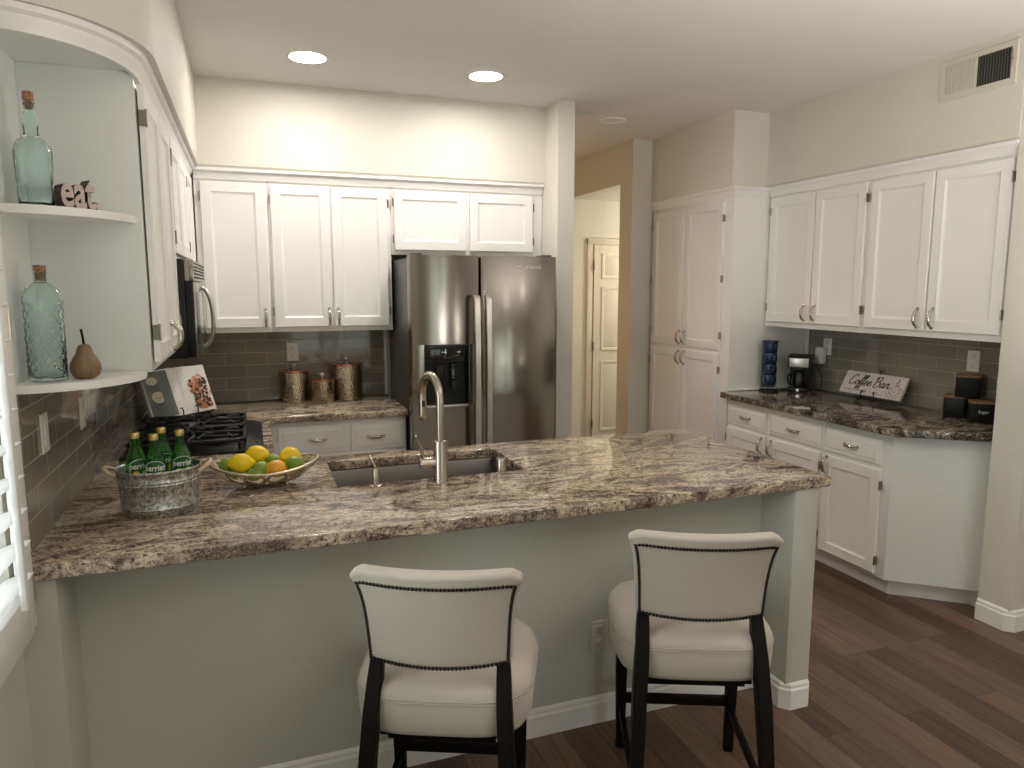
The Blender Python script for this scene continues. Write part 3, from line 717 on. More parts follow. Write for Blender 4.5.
# ------------------------------------------------------------------ fridge
FY = 3.98; FX0, FX1, FS, FZ = 0.850, 1.745, 1.262, 1.812
T = thing('refrigerator', 'tall stainless side-by-side refrigerator with ice dispenser in the left door', 'refrigerator', (1.3, 4.35, 0))
MB().box(0.866, 1.735, FY + 0.075, 4.72, 0.02, FZ - 0.012, 0.004).build('body', M_STEELSIDE, T)
MB().box(0.88, 1.72, FY + 0.03, FY + 0.074, 0.02, 0.10).build('kick_grille', M_SATINBLACK, T)
DX0, DX1, DZ0, DZ1 = 0.925, 1.192, 0.948, 1.306
def fdoor(x0, x1, hole=None):
    b = MB(); bm = b.bm
    poly = [(x0, FY + 0.07), (x0, FY + 0.018), (x0 + 0.004, FY + 0.007), (x0 + 0.014, FY + 0.0005), (x1 - 0.014, FY + 0.0005), (x1 - 0.004, FY + 0.007), (x1, FY + 0.018), (x1, FY + 0.07)]
    if not hole: b.prism(poly, 0.11, FZ, 0.003)
    else:
        hx0, hx1, hz0, hz1 = hole
        b.prism(poly, 0.11, hz0); b.prism(poly, hz1, FZ)
        b.prism([poly[0], poly[1], poly[2], poly[3], (hx0, FY + 0.0005), (hx0, FY + 0.07)], hz0, hz1)
        b.prism([(hx1, FY + 0.07), (hx1, FY + 0.0005), poly[4], poly[5], poly[6], poly[7]], hz0, hz1)
        bmesh.ops.remove_doubles(bm, verts=bm.verts, dist=1e-6)
        # drop the internal faces where the four blocks meet
        seen = {}
        for f in bm.faces: seen.setdefault(tuple(sorted(v.index for v in f.verts)), []).append(f)
        bad = [f for f in bm.faces if abs(f.normal.z) > 0.9 and hz0 - 1e-4 < f.calc_center_median().z < hz1 + 1e-4 and not (hx0 < f.calc_center_median().x < hx1)]
        bmesh.ops.delete(bm, geom=bad, context='FACES_ONLY')
        big = [f for f in bm.faces if len(f.verts) == 8 and hz0 - 1e-4 < f.calc_center_median().z < hz1 + 1e-4]
    return b.build('door', M_STEEL, T, 35)
dl = fdoor(FX0, FS - 0.004, (DX0, DX1, DZ0, DZ1)); dr = fdoor(FS + 0.004, FX1)
setlabel(dl, 'left freezer door with dispenser recess'); setlabel(dr, 'right refrigerator door')
def fhandle(d, x, flip):
    b = MB(); y0 = FY - 0.055
    pts = [(x, FY - 0.004, 1.588), (x, y0 + 0.012, 1.583), (x, y0, 1.56), (x, y0 - 0.008, 1.25), (x, y0 - 0.010, 0.95), (x, y0 - 0.006, 0.65), (x, y0, 0.42), (x, y0 + 0.012, 0.397), (x, FY - 0.004, 0.392)]
    R = [[(px - 0.017, py - 0.006, pz), (px - 0.014, py - 0.009, pz), (px + 0.014, py - 0.009, pz), (px + 0.017, py - 0.006, pz), (px + 0.017, py + 0.006, pz), (px - 0.017, py + 0.006, pz)] for px, py, pz in pts]
    b.rings(R); b.build('handle', M_HANDLE, d, 30)
fhandle(dl, 1.228, 0); fhandle(dr, 1.297, 1)
b = MB(); b.box(DX0 - 0.004, DX1 + 0.004, FY + 0.066, FY + 0.070, DZ0, DZ1)
b.box(DX0 + 0.0005, DX0 + 0.004, FY + 0.003, FY + 0.066, DZ0, DZ1); b.box(DX1 - 0.004, DX1 - 0.0005, FY + 0.003, FY + 0.066, DZ0, DZ1); b.box(DX0, DX1, FY + 0.003, FY + 0.066, DZ0, DZ0 + 0.004); b.box(DX0, DX1, FY + 0.003, FY + 0.066, DZ1 - 0.004, DZ1)
b.build('dispenser_recess', M_SATINBLACK, dl)
MB().box(DX0 + 0.005, DX1 - 0.005, FY + 0.002, FY + 0.030, 1.205, DZ1 - 0.004, 0.002).build('control_panel', M_BLACKGLASS, dl)
b = MB(); b.box(1.00, 1.055, FY + 0.03, FY + 0.06, 1.02, 1.18, 0.006); b.build('paddle', M_SATINBLACK, dl)
b = MB(); b.box(1.09, 1.13, FY + 0.03, FY + 0.06, 1.04, 1.19, 0.006); b.build('paddle', M_BLACKGLASS, dl)
MB().box(DX0 - 0.003, DX1 + 0.003, FY - 0.006, FY + 0.05, DZ0 - 0.008, DZ0 + 0.006, 0.003).build('drip_tray', M_HANDLE, dl)
b = MB(); b.mesh(text_mesh('Whirlpool', 0.036, 0.0006), Matrix.Translation((1.565, FY - 0.0008, 1.752)) @ Matrix.Rotation(PI / 2, 4, 'X'))
b.build('lettering', M_HANDLE, dr, 0)
for x in (0.90, 1.69): MB().box(x - 0.03, x + 0.03, FY + 0.02, FY + 0.13, FZ - 0.011, FZ + 0.012, 0.004).build('hinge_cover', M_STEELSIDE, T)

# ------------------------------------------------------------------ microwave over the cooktop
T = thing('microwave', 'black over-the-range microwave with curved steel handle hung below the left cabinets', 'microwave', (-0.4, 3.6, 1.345))
my0, my1, mz0, mz1, mx = 3.215, 3.978, 1.338, 1.744, -0.242
MB().box(XL + 0.004, mx, my0, my1, mz0, mz1, 0.004).build('body', M_BLACK, T)
b = MB(); b.box(mx + 0.001, mx + 0.036, my0 + 0.002, my1 - 0.002, 1.655, mz1 - 0.002, 0.003); v = b.build('vent_grille', M_STEEL, T)
for i in range(5): MB().box(mx + 0.034, mx + 0.0375, my0 + 0.02, my1 - 0.02, 1.668 + i * 0.0145, 1.675 + i * 0.0145).build('slot', M_DARK, v)
d = MB(); d.box(mx + 0.001, mx + 0.030, my0 + 0.002, 3.74, mz0 + 0.004, 1.652, 0.002); d = d.build('door', M_BLACK, T)
MB().box(mx + 0.0305, mx + 0.036, my0 + 0.002, 3.74, mz0 + 0.004, 1.652, 0.002).build('steel_face', M_STEEL, d)
MB().box(mx + 0.034, mx + 0.038, my0 + 0.06, 3.64, mz0 + 0.05, 1.61, 0.001).build('window', M_BLACKGLASS, d)
pts = [(mx + 0.036, 3.70, 1.630), (mx + 0.052, 3.70, 1.618), (mx + 0.068, 3.70, 1.585), (mx + 0.078, 3.70, 1.53), (mx + 0.080, 3.70, 1.47), (mx + 0.076, 3.70, 1.42), (mx + 0.062, 3.70, 1.375), (mx + 0.036, 3.70, 1.350)]
MB().tube(catmull(pts, 4), 0.0095, 12, flat=1.7).build('handle', M_HANDLE, d)
p = MB(); p.box(mx + 0.001, mx + 0.035, 3.743, my1 - 0.002, mz0 + 0.004, 1.652, 0.003); p = p.build('control_panel', M_BLACKGLASS, T)

# ------------------------------------------------------------------ gas cooktop
T = thing('cooktop', 'black gas cooktop with cast iron grates set into the worktop below the microwave', 'cooktop', (-0.25, 3.62, ZC))
b = MB()
P = [(-0.53, 3.24), (-0.05, 3.24)] + arc(-0.06, 3.34, 0.095, 0.10, -PI / 2, 0, 8)[1:] + arc(-0.06, 3.90, 0.095, 0.10, 0, PI / 2, 8) + [(-0.53, 4.00)]
b.prism(P, ZC + 0.0005, ZC + 0.012, 0.004); b.build('glass_top', M_BLACK, T)
def grate(y0, y1):
    g = MB(); x0, x1, zt = -0.50, -0.045, ZC + 0.052
    xm, ym = (x0 + x1) / 2, (y0 + y1) / 2
    def bar(pts, r=0.0095): g.tube(pts, r, 8, flat=0.85)
    rim = [(x0 + 0.03, y0, zt), (x1 - 0.03, y0, zt), (x1, y0 + 0.03, zt), (x1, y1 - 0.03, zt), (x1 - 0.03, y1, zt), (x0 + 0.03, y1, zt), (x0, y1 - 0.03, zt), (x0, y0 + 0.03, zt)]
    g.tube(rim, 0.0095, 8, closed=True)
    bar([(x0, ym, zt + 0.004), (xm - 0.05, ym + 0.01, zt + 0.010), (xm + 0.05, ym - 0.01, zt + 0.010), (x1, ym, zt + 0.004)])
    bar(catmull([(xm, y0, zt + 0.004), (xm + 0.02, ym - 0.08, zt + 0.012), (xm - 0.02, ym + 0.08, zt + 0.012), (xm, y1, zt + 0.004)], 4))
    for cx in ((x0 + xm) / 2, (x1 + xm) / 2):
        for a in (0.6, 2.2, 3.9, 5.4):
            dx, dy = math.cos(a), math.sin(a)
            bar(catmull([(cx + dx * 0.03, ym + dy * 0.05, zt + 0.008), (cx + dx * 0.07, ym + dy * 0.10, zt + 0.012), (cx + dx * 0.105, ym + dy * (y1 - y0) * 0.49, zt)], 4), 0.0085)
        for s in (-1, 1): bar(catmull([(cx - 0.09, ym + s * 0.09, zt + 0.004), (cx, ym + s * 0.115, zt + 0.011), (cx + 0.09, ym + s * 0.09, zt + 0.004)], 4), 0.0078)
    for x in (x0 + 0.02, x1 - 0.02, xm):
        for y in (y0 + 0.01, y1 - 0.01): g.cyl((x, y, ZC + 0.012), (x, y, zt), 0.007, 8)
    return g.build('grate', M_IRON, T)
grate(3.27, 3.61); grate(3.625, 3.965)
for cx in (-0.39, -0.16):
    for cy in (3.44, 3.795):
        b = MB(); b.lathe([(0.045, 0.0125), (0.045, 0.022), (0.034, 0.026), (0.034, 0.034), (0.030, 0.037), (0.0, 0.037)], (cx, cy, ZC), 20); b.build('burner', M_SATINBLACK, T)

# ------------------------------------------------------------------ sink, faucet and deck fittings
T = thing('sink', 'undermount stainless steel sink set into the peninsula worktop', 'sink', ((SX0 + SX1) / 2, 2.75, 0.68))
b = MB(); x0, x1, y0, y1 = SX0 + 0.002, SX1 - 0.002, SY0_ + 0.002, SY1_ - 0.002; zt, zb = ZC - 0.042, 0.66
def rr(x0, x1, y0, y1, r, z, n=5):
    o = []
    for cx, cy, a in ((x1 - r, y1 - r, 0), (x0 + r, y1 - r, PI / 2), (x0 + r, y0 + r, PI), (x1 - r, y0 + r, 1.5 * PI)):
        o += [(cx + r * math.cos(a + PI / 2 * i / n), cy + r * math.sin(a + PI / 2 * i / n), z) for i in range(n + 1)]
    return o
b.rings([rr(x0 - .02, x1 + .02, y0 - .02, y1 + .02, .02, zt), rr(x0 - .003, x1 + .003, y0 - .003, y1 + .003, .018, zt), rr(x0, x1, y0, y1, .018, zt - .004), rr(x0, x1, y0, y1, .018, zb + .02), rr(x0 + .02, x1 - .02, y0 + .02, y1 - .02, .01, zb),
         rr(x0 + .018, x1 - .018, y0 + .018, y1 - .018, .01, zb - .003), rr(x0 - .003, x1 + .003, y0 - .003, y1 + .003, .018, zb + .018), rr(x0 - .02, x1 + .02, y0 - .02, y1 + .02, .02, zt - .002)], (False, False))
# close basin floor
b.bm.verts.ensure_lookup_table(); ring = b.bm.verts[4 * 24:5 * 24]; b.bm.faces.new(ring); ring2 = b.bm.verts[5 * 24:6 * 24]; b.bm.faces.new(ring2)
b.build('basin', M_SINK, T, 40)
MB().lathe([(0.045, 0.0006), (0.045, 0.003), (0.036, 0.004), (0.030, 0.0012), (0.0, 0.0012)], (0.63, 2.86, zb), 24).build('drain', M_NICKEL, T)

T = thing('kitchen_faucet', 'tall brushed nickel gooseneck faucet at the sink with side lever', 'faucet', (0.636, 2.50, ZC))
b = MB(); b.lathe([(0.0285, 0.0), (0.0285, 0.003), (0.0265, 0.006), (0.0265, 0.148), (0.0255, 0.152), (0.016, 0.154), (0.0, 0.154)], (0.636, 2.50, ZC), 28); b.build('body', M_FAUCET, T)
d = Vector((-0.026, 0.165, 0)); r0 = 0.0825; a0 = Vector((0.636, 2.50, 0)); pts = [(0.636, 2.50, ZC + 0.150), (0.636, 2.50, 1.10), (0.636, 2.50, 1.16), (0.636, 2.50, 1.215)]
for i in range(1, 17):
    a = PI * i / 16; q = a0 + d * ((1 - math.cos(a)) / 2); pts.append((q.x, q.y, 1.222 + r0 * math.sin(a)))
e = a0 + d; pts.append((e.x, e.y, 1.205))
MB().tube(pts, 0.0142, 18).build('spout', M_FAUCET, T)
b = MB(); b.lathe([(0.0145, 0.0), (0.0150, -0.004), (0.0152, -0.03), (0.0165, -0.06), (0.0165, -0.078), (0.0140, -0.082), (0.0, -0.080)], (e.x, e.y, 1.206), 20); h = b.build('spray_head', M_FAUCET, T)
MB().box(e.x - 0.006, e.x + 0.006, e.y - 0.0185, e.y - 0.012, 1.176, 1.200, 0.002).build('button', M_SATINBLACK, h)
b = MB(); b.cyl((0.612, 2.50, 0.993), (0.560, 2.497, 0.993), 0.0205, 22); b.cyl((0.560, 2.497, 0.993), (0.557, 2.497, 0.993), 0.0205, 22, 0.018)
s = b.build('valve_stub', M_FAUCET, T)
MB().tube([(0.572, 2.496, 1.004), (0.562, 2.492, 1.05), (0.545, 2.486, 1.098)], [0.0062, 0.0056, 0.0048], 10).build('lever', M_FAUCET, T)
T = thing('soap_dispenser', 'small brushed nickel soap dispenser left of the faucet', 'soap dispenser', (0.401, 2.515, ZC))
b = MB(); b.lathe([(0.021, 0.0), (0.021, 0.004), (0.0125, 0.007), (0.0125, 0.062), (0.0105, 0.066), (0, 0.066)], (0.401, 2.515, ZC), 22); b.build('body', M_FAUCET, T)
MB().tube([(0.401, 2.515, ZC + 0.066), (0.400, 2.523, ZC + 0.072), (0.388, 2.575, ZC + 0.098)], [0.005, 0.005, 0.004], 10).build('nozzle', M_FAUCET, T)
b = MB(); b.lathe([(0.0215, 0.0), (0.0215, 0.004), (0.0195, 0.006), (0.0195, 0.054), (0.0175, 0.058), (0, 0.058)], (0.884, 2.535, ZC), 26)
tag(b.build('air_gap', M_FAUCET), 'short brushed nickel air gap cylinder right of the faucet', 'air gap')

# ------------------------------------------------------------------ galvanized bucket and green bottles
BX, BY = -0.293, 2.472
T = thing('bucket', 'oval galvanized metal tub with wooden handles on the worktop', 'bucket', (BX, BY, ZC))
def oval(hx, hy, z, n=48): return [(BX + hx * math.cos(2 * PI * i / n), BY + hy * math.sin(2 * PI * i / n), z) for i in range(n)]
prof = [(.108, .092, 0.0), (.110, .094, .002), (.1125, .096, .022), (.1145, .098, .025), (.1128, .0965, .028), (.118, .1005, .098), (.1205, .103, .101), (.1188, .1012, .104), (.1190, .1015, .108), (.1212, .1035, .111), (.1195, .102, .114), (.121, .1035, .138), (.1245, .107, .140), (.1255, .108, .144), (.1240, .1065, .147), (.1205, .103, .146), (.1185, .101, .140), (.110, .093, .012), (.105, .089, .006)]
b = MB(); b.rings([oval(hx, hy, ZC + .0005 + z) for hx, hy, z in prof]); b.build('tub', M_GALV, T, 60)
for s in (-1, 1):
    pts = []
    for i in range(13):
        a = -1 + 2 * i / 12
        pts.append((BX + s * (.118 + .036 * (1 - a * a) ** .6 ), BY + a * .042, ZC + .128 + .022 * (1 - a * a) ** .7))
    h = MB().tube(pts, [0.0055 + 0.0022 * (1 - (-1 + 2 * i / 12) ** 2) for i in range(13)], 10).build('handle', M_ROPE, T)
def label_patch(rad, zc, hw, hh, th0, m_i, b, lift=0.0004, n=26, inner=0.0):
    # elliptical patch wrapped on the bottle side; th0 = facing angle
    def P(u, w, l): a = th0 + u / rad; return ((rad + l) * math.cos(a), (rad + l) * math.sin(a), zc + w)
    b.mi = m_i; c = None
    ring = [b.bm.verts.new(P(hw * math.cos(2 * PI * i / n), hh * math.sin(2 * PI * i / n), lift)) for i in range(n)]
    mid = [b.bm.verts.new(P(.5 * hw * math.cos(2 * PI * i / n), .5 * hh * math.sin(2 * PI * i / n), lift)) for i in range(n)]
    c = b.bm.verts.new(P(0, 0, lift))
    for i in range(n):
        j = (i + 1) % n
        b._tag([b.bm.faces.new((ring[i], ring[j], mid[j], mid[i])), b.bm.faces.new((mid[i], mid[j], c))])
    return P
M_LBG = mat('dark_green_label', (0.012, 0.10, 0.025), 0.4); M_LBW = mat('white_label_print', (0.75, 0.78, 0.72), 0.4); M_LBY = mat('lime_label_print', (0.45, 0.62, 0.06), 0.4); M_LBL = mat('lemon_label_print', (0.85, 0.65, 0.08), 0.4)
TXT = text_mesh('perrier', 0.021, 0.0, 'CENTER', 0.15, 0.0006)
BP = [(0.0, 0.004), (0.024, 0.0), (0.0285, 0.004), (0.0295, 0.02), (0.0300, 0.09), (0.0305, 0.150), (0.0290, 0.163), (0.0240, 0.180), (0.0175, 0.198), (0.0140, 0.212), (0.0125, 0.224), (0.0122, 0.236), (0.0130, 0.238), (0.0130, 0.244), (0.0105, 0.246)]
def bottle(x, y, turn, lab, fruit, first=None):
    T = thing('glass_bottle', lab, 'bottle', (x, y, ZC + 0.008), 0, 'green bottles in the tub')
    if first:
        for ch in first.children:
            if ch.name.startswith('label'): continue
            copy_tree(ch, T)
    else:
        b = MB(); b.lathe(BP[:-1] + [(0.0105, 0.246), (0.0098, 0.236), (0.0115, 0.212), (0.0215, 0.180), (0.0275, 0.150), (0.0268, 0.012), (0.0, 0.009)], (0, 0, 0), 28, cap=(True, True)); b.build('body', M_GREENGLASS, T, 60, True)
        b = MB(); b.lathe([(0.0136, 0.232), (0.0140, 0.234), (0.0140, 0.248), (0.0125, 0.2505), (0, 0.2505)], (0, 0, 0), 24); b.build('cap', M_CAP, T, 40, True)
    b = MB(); th = -PI / 2 + turn; R_ = 0.0306
    label_patch(R_, 0.139, 0.034, 0.031, th, 1, b, 0.0004); P = label_patch(R_, 0.139, 0.032, 0.029, th, 0, b, 0.0008)
    for u, w, hw, hh, mi in ((-0.012, -0.015, 0.010, 0.008, 3 if fruit else 2), (0.005, -0.017, 0.013, 0.008, 2), (0.015, -0.010, 0.007, 0.006, 3 if fruit else 2)):
        n = 14; b.mi = mi; q = [b.bm.verts.new(P(u + hw * math.cos(2 * PI * i / n), w + hh * math.sin(2 * PI * i / n), 0.0012)) for i in range(n)]; b._tag([b.bm.faces.new(q)])
    b.mi = 1; before = set(b.bm.verts); b.mesh(TXT)
    for v in b.bm.verts:
        if v not in before: v.co = P(v.co.x * 0.98, v.co.y * 1.25 + 0.008, 0.0014)
    b.build('label', [M_LBG, M_LBW, M_LBY, M_LBL], T, 0, True, False)
    return T
b0 = bottle(-0.355, 2.468, 0.45, 'green glass bottle at the left end of the galvanized tub', True)
bottle(-0.296, 2.424, 0.05, 'green glass bottle at the front of the galvanized tub', False, b0)
bottle(-0.286, 2.530, 0.35, 'green glass bottle at the back of the galvanized tub, mostly hidden', True, b0)
bottle(-0.227, 2.470, 0.25, 'green glass bottle at the right end of the galvanized tub', False, b0)

# ------------------------------------------------------------------ fruit bowl
OX, OY = 0.030, 2.685
T = thing('fruit_bowl', 'oval openwork champagne metal bowl of citrus on little feet', 'bowl', (OX, OY, ZC))
def bowlpt(a, t):
    hx, hy = 0.085 + (0.186 - 0.085) * t ** 0.8, 0.050 + (0.122 - 0.050) * t ** 0.8
    z = ZC + 0.014 + 0.048 * t ** 1.5 + 0.026 * t * (math.cos(a) ** 2) 
    return (OX + hx * math.cos(a), OY + hy * math.sin(a), z)
b = MB(); n = 40
b.tube([bowlpt(2 * PI * i / n, 1.0) for i in range(n)], 0.0052, 10, closed=True); b.build('rim', M_CHAMP, T, 60)
b = MB(); b.tube([bowlpt(2 * PI * i / n, 0.0) for i in range(n)], 0.004, 8, closed=True)
b.rings([[(OX + (p[0] - OX) * s, OY + (p[1] - OY) * s, ZC + 0.011 + dz) for p in [bowlpt(2 * PI * i / n, 0) for i in range(n)]] for s, dz in ((1.0, 0.0), (1.0, 0.004), )]); b.build('base_plate', M_CHAMP, T, 60)
b = MB(); K = 14
for i in range(K):
    for s in (-1, 1):
        a0_ = 2 * PI * i / K
        b.tube([bowlpt(a0_ + s * (2 * PI / K) * 0.75 * t, t) for t in [j / 7 for j in range(8)]], 0.0046, 8, flat=1.4)
b.build('lattice', M_CHAMP, T, 60)
for a in (0.7, 2.4, 3.9, 5.5):
    p = bowlpt(a, 0.02); MB().tube([p, (p[0] + 0.01 * math.cos(a), p[1] + 0.006 * math.sin(a), ZC + 0.009), (p[0] + 0.014 * math.cos(a), p[1] + 0.008 * math.sin(a), ZC + 0.003)], [0.005, 0.004, 0.0055], 8).build('foot', M_CHAMP, T)
def fruit(name, lab, x, y, z, rl, rs, m, rot=(0, 0, 0), grp=None, tip=0.0):
    T = thing(name, lab, name, (x, y, z - rs), 0, grp)
    M_ = Matrix.Rotation(rot[2], 4, 'Z') @ Matrix.Rotation(rot[1], 4, 'Y')
    b = MB(); n, mm_ = 26, 18; R = []
    for j in range(1, mm_):
        th = PI * j / mm_; cx = -math.cos(th); s = math.sin(th)
        ax = rl * cx; rad = rs * s
        if tip: 
            q = abs(cx)
            if q > 0.86: ax += math.copysign(tip * (q - 0.86) / 0.14, cx)
        R.append([Vector((x, y, z)) + M_ @ Vector((ax, rad * math.cos(2 * PI * i / n), rad * math.sin(2 * PI * i / n))) for i in range(n)])
    b.rings(R); b.build('peel', m, T, 80)
    t = M_ @ Vector((rl + tip * 0.9, 0, 0)); u = M_ @ Vector((rl + tip - 0.004, 0, 0))
    MB().cyl(Vector((x, y, z)) + u, Vector((x, y, z)) + u + (t.normalized() * 0.004), 0.003, 8, 0.002).build('stem_end', M_LIME, T)
    return T
G = 'lemons in the bowl'
fruit('lemon', 'large yellow lemon at the front left of the citrus bowl', -0.050, 2.655, 1.010, 0.041, 0.034, M_LEMON, (0, 0.1, 0.25), G, 0.008)
fruit('lemon', 'yellow lemon lying behind the front left lemon in the bowl', 0.002, 2.728, 1.021, 0.040, 0.034, M_LEMON, (0, -0.05, -0.4), G, 0.008)
fruit('lemon', 'yellow lemon at the right side of the citrus bowl', 0.118, 2.722, 1.006, 0.040, 0.036, M_LEMON, (0, 0.1, 0.7), G, 0.008)
fruit('orange', 'orange-yellow fruit at the front middle of the citrus bowl', 0.066, 2.646, 0.982, 0.037, 0.032, M_ORANGE, (0, 0, 0.15), None, 0.003)
G = 'limes in the bowl'
fruit('lime', 'green lime in front of the right-hand lemon', 0.128, 2.655, 0.992, 0.034, 0.028, M_LIME, (0, 0, -0.2), G, 0.004)
fruit('lime', 'light green lime wedged between the left lemons and the orange', 0.014, 2.655, 0.985, 0.036, 0.027, M_LIME, (0, 0, 1.0), G, 0.004)
fruit('lime', 'green lime at the back between the two far lemons', 0.062, 2.712, 0.990, 0.035, 0.028, M_LIME, (0, 0, 0.0), G, 0.004)
fruit('lime', 'dark green lime low at the front, behind the bowl lattice', -0.010, 2.632, 0.970, 0.031, 0.022, M_LIME, (0, 0, 0.1), G, 0.004)
fruit('lime', 'green lime at the far left end of the bowl', -0.098, 2.692, 0.998, 0.032, 0.027, M_LIME, (0, 0, 0.9), G, 0.004)
fruit('lime', 'green lime under the large front left lemon', -0.076, 2.662, 0.972, 0.026, 0.018, M_LIME, (0, 0, 0.1), G, 0.004)

# ------------------------------------------------------------------ canisters
def canister(x, y, r, h, lab):
    T = thing('canister', lab, 'canister', (x, y, ZC), 0, 'hammered metal canisters with copper lids')
    b = MB(); b.lathe([(r * .96, 0.0005), (r, 0.004), (r, h - .004), (r * .97, h), (0, h)], (x, y, ZC), 40); b.build('body', M_HAMMER, T)
    b = MB(); b.lathe([(r * 1.04, h + .0005), (r * 1.06, h + .003), (r * 1.05, h + .008), (r * .8, h + .012), (0.012, h + .014), (0, h + .014)], (x, y, ZC), 40); l = b.build('lid', M_COPPER, T)
    b = MB(); b.lathe([(0.006, h + .014), (0.005, h + .022), (0.012, h + .027), (0.0155, h + .036), (0.012, h + .045), (0.0, h + .049)], (x, y, ZC), 20); b.build('knob', M_HANDLE, l)
canister(0.247, 4.642, 0.089, 0.190, 'medium hammered metal canister with copper lid, left of the three')
canister(0.408, 4.545, 0.070, 0.140, 'smallest hammered metal canister with copper lid, in front')
canister(0.570, 4.636, 0.098, 0.222, 'tallest hammered metal canister with copper lid, nearest the fridge')

# ------------------------------------------------------------------ outlets and switches
def outlet(name, lab, cat, facing, plane, u, z, kind='duplex', w=0.072, h=0.116, m=None):
    m = m or M_WHITEPL
    f = FM[facing](plane); s = 1
    loc = f(u, 0, z - h / 2); T = thing(name, lab, cat, loc)
    b = MB(); panel_loops(b, f, u - w / 2, u + w / 2, z - h / 2, z + h / 2, [(0, 0.0), (0, -0.003), (0.003, -0.0055), (0.006, -0.006)], True); b.build('cover_plate', m, T, 30)
    if kind == 'duplex':
        for dz in (-0.026, 0.026):
            b = MB(); n = 18
            R = [[f(u + rx * math.cos(2 * PI * i / n), v, z + dz + max(-.0145, min(.0145, rz * math.sin(2 * PI * i / n)))) for i in range(n)] for rx, rz, v in ((.0165, .0175, -.006), (.0165, .0175, -.0085), (.015, .016, -.009))]
            b.rings(R, (False, True)); r = b.build('receptacle', m, T, 30)
            b = MB()
            for du, hh in ((-.0065, .005), (.0065, .004)): panel_loops(b, f, u + du - .0011, u + du + .0011, z + dz + .002 - hh, z + dz + .002 + hh, [(0, -.0088), (0, -.0094)], False)
            panel_loops(b, f, u - .0025, u + .0025, z + dz - .012, z + dz - .008, [(0, -.0088), (0, -.0094)], False)
            b.build('slots', M_SLOT, r, 0)
    else:
        b = MB(); panel_loops(b, f, u - .017, u + .017, z - .034, z + .034, [(0, -.006), (0, -.009), (.002, -.0095)], True); r = b.build('rocker', m, T, 30)
    return T
outlet('wall_outlet', 'white duplex outlet on the back wall tiles above the left canister', 'outlet', '-y', YB - 0.009, 0.249, 1.226)
outlet('wall_outlet', 'white duplex outlet on the tiles above the stacked black boxes', 'outlet', '-x', XR - 0.009, 2.806, 1.228)
outlet('wall_outlet', 'white outlet above the coffee maker with a plugged-in device', 'outlet', '-x', XR - 0.009, 3.872, 1.228)
outlet('wall_outlet', 'greyish painted duplex outlet low on the peninsula wall between the stools', 'outlet', '-y', 2.2495, 1.168, 0.345, m=mat('painted_cover_plate', (0.62, 0.61, 0.55), 0.45))
outlet('light_switch', 'white switch plate on the side wall tiles just right of the shutter', 'switch', '+x', XL + 0.009, 2.40, 1.205, 'rocker')
outlet('wall_outlet', 'pale outlet plate on the side wall tiles under the lower corner shelf', 'outlet', '+x', XL + 0.009, 2.90, 1.185)
b = MB(); b.box(3.690, 3.728, 3.862, 3.935, 1.108, 1.222, 0.007); tag(b.build('plug_in_device', M_WHITEPL), 'white plug-in air freshener box on the right wall outlet above the coffee maker', 'plug-in')

# ------------------------------------------------------------------ cookbook on a stand, in the back left corner
bo = Vector((-0.337, 4.190, ZC)); ang = math.atan2(0.31, 0.286)       # page plane runs along this direction
T = thing('cookbook_stand', 'black easel stand holding the open cookbook in the back corner', 'stand', bo, ang)
tilt = math.radians(20)
def pgf(u, v, w): # u along, w up the page, v out of the page toward the reader
    return Vector((u, -v * math.cos(tilt) + (w * math.sin(tilt)), w * math.cos(tilt) + v * math.sin(tilt)))
def pbox(b, u0, u1, v0, v1, w0, w1):
    vs = [b.bm.verts.new(pgf(u, v, w)) for u in (u0, u1) for v in (v0, v1) for w in (w0, w1)]
    b._tag([b.bm.faces.new([vs[i] for i in t]) for t in ((0, 1, 3, 2), (4, 6, 7, 5), (0, 4, 5, 1), (2, 3, 7, 6), (0, 2, 6, 4), (1, 5, 7, 3))]); return b
b = MB(); pbox(b, -0.17, 0.17, -0.034, -0.022, 0.024, 0.27); b.build('back_plate', M_SATINBLACK, T, 30, True)
b = MB(); pbox(b, -0.17, 0.17, -0.034, 0.032, 0.0145, 0.025); b.build('ledge', M_SATINBLACK, T, 30, True)
b = MB(); b.box(-0.17, 0.17, -0.035, 0.12, 0.0, 0.006); b.tube([pgf(0, -0.036, 0.22), (0, 0.115, 0.004)], 0.006, 8); b.build('foot', M_SATINBLACK, T, 30, True)
for u in (-0.045, 0.055):
    MB().tube([pgf(u, 0.028, 0.020), pgf(u, 0.038, 0.05), pgf(u - 0.004, 0.036, 0.066), pgf(u - 0.007, 0.028, 0.06)], 0.0035, 8).build('page_clip', M_WIRE, T, 60, True)
B_ = thing('cookbook', 'open cookbook with food photographs propped in the back corner', 'book', bo + Vector((0, 0, 0.025)), ang)
OFF = Vector((0, 0, -0.025))
def pv(u, w):   # gentle page curl, thicker near the spine
    a = abs(u); return 0.003 + 0.016 * math.exp(-((a - 0.05) / 0.05) ** 2) if a > 0.006 else 0.006
def pgmesh(u0, u1, w0, w1, nu, lift, m, name, fill=None):
    b = MB(); V = [[b.bm.verts.new(pgf(u0 + (u1 - u0) * i / nu, pv(u0 + (u1 - u0) * i / nu, 0) + lift, w0 + (w1 - w0) * j / 4) + OFF) for j in range(5)] for i in range(nu + 1)]
    for i in range(nu):
        for j in range(4): b._tag([b.bm.faces.new((V[i][j], V[i + 1][j], V[i + 1][j + 1], V[i][j + 1]))])
    return b
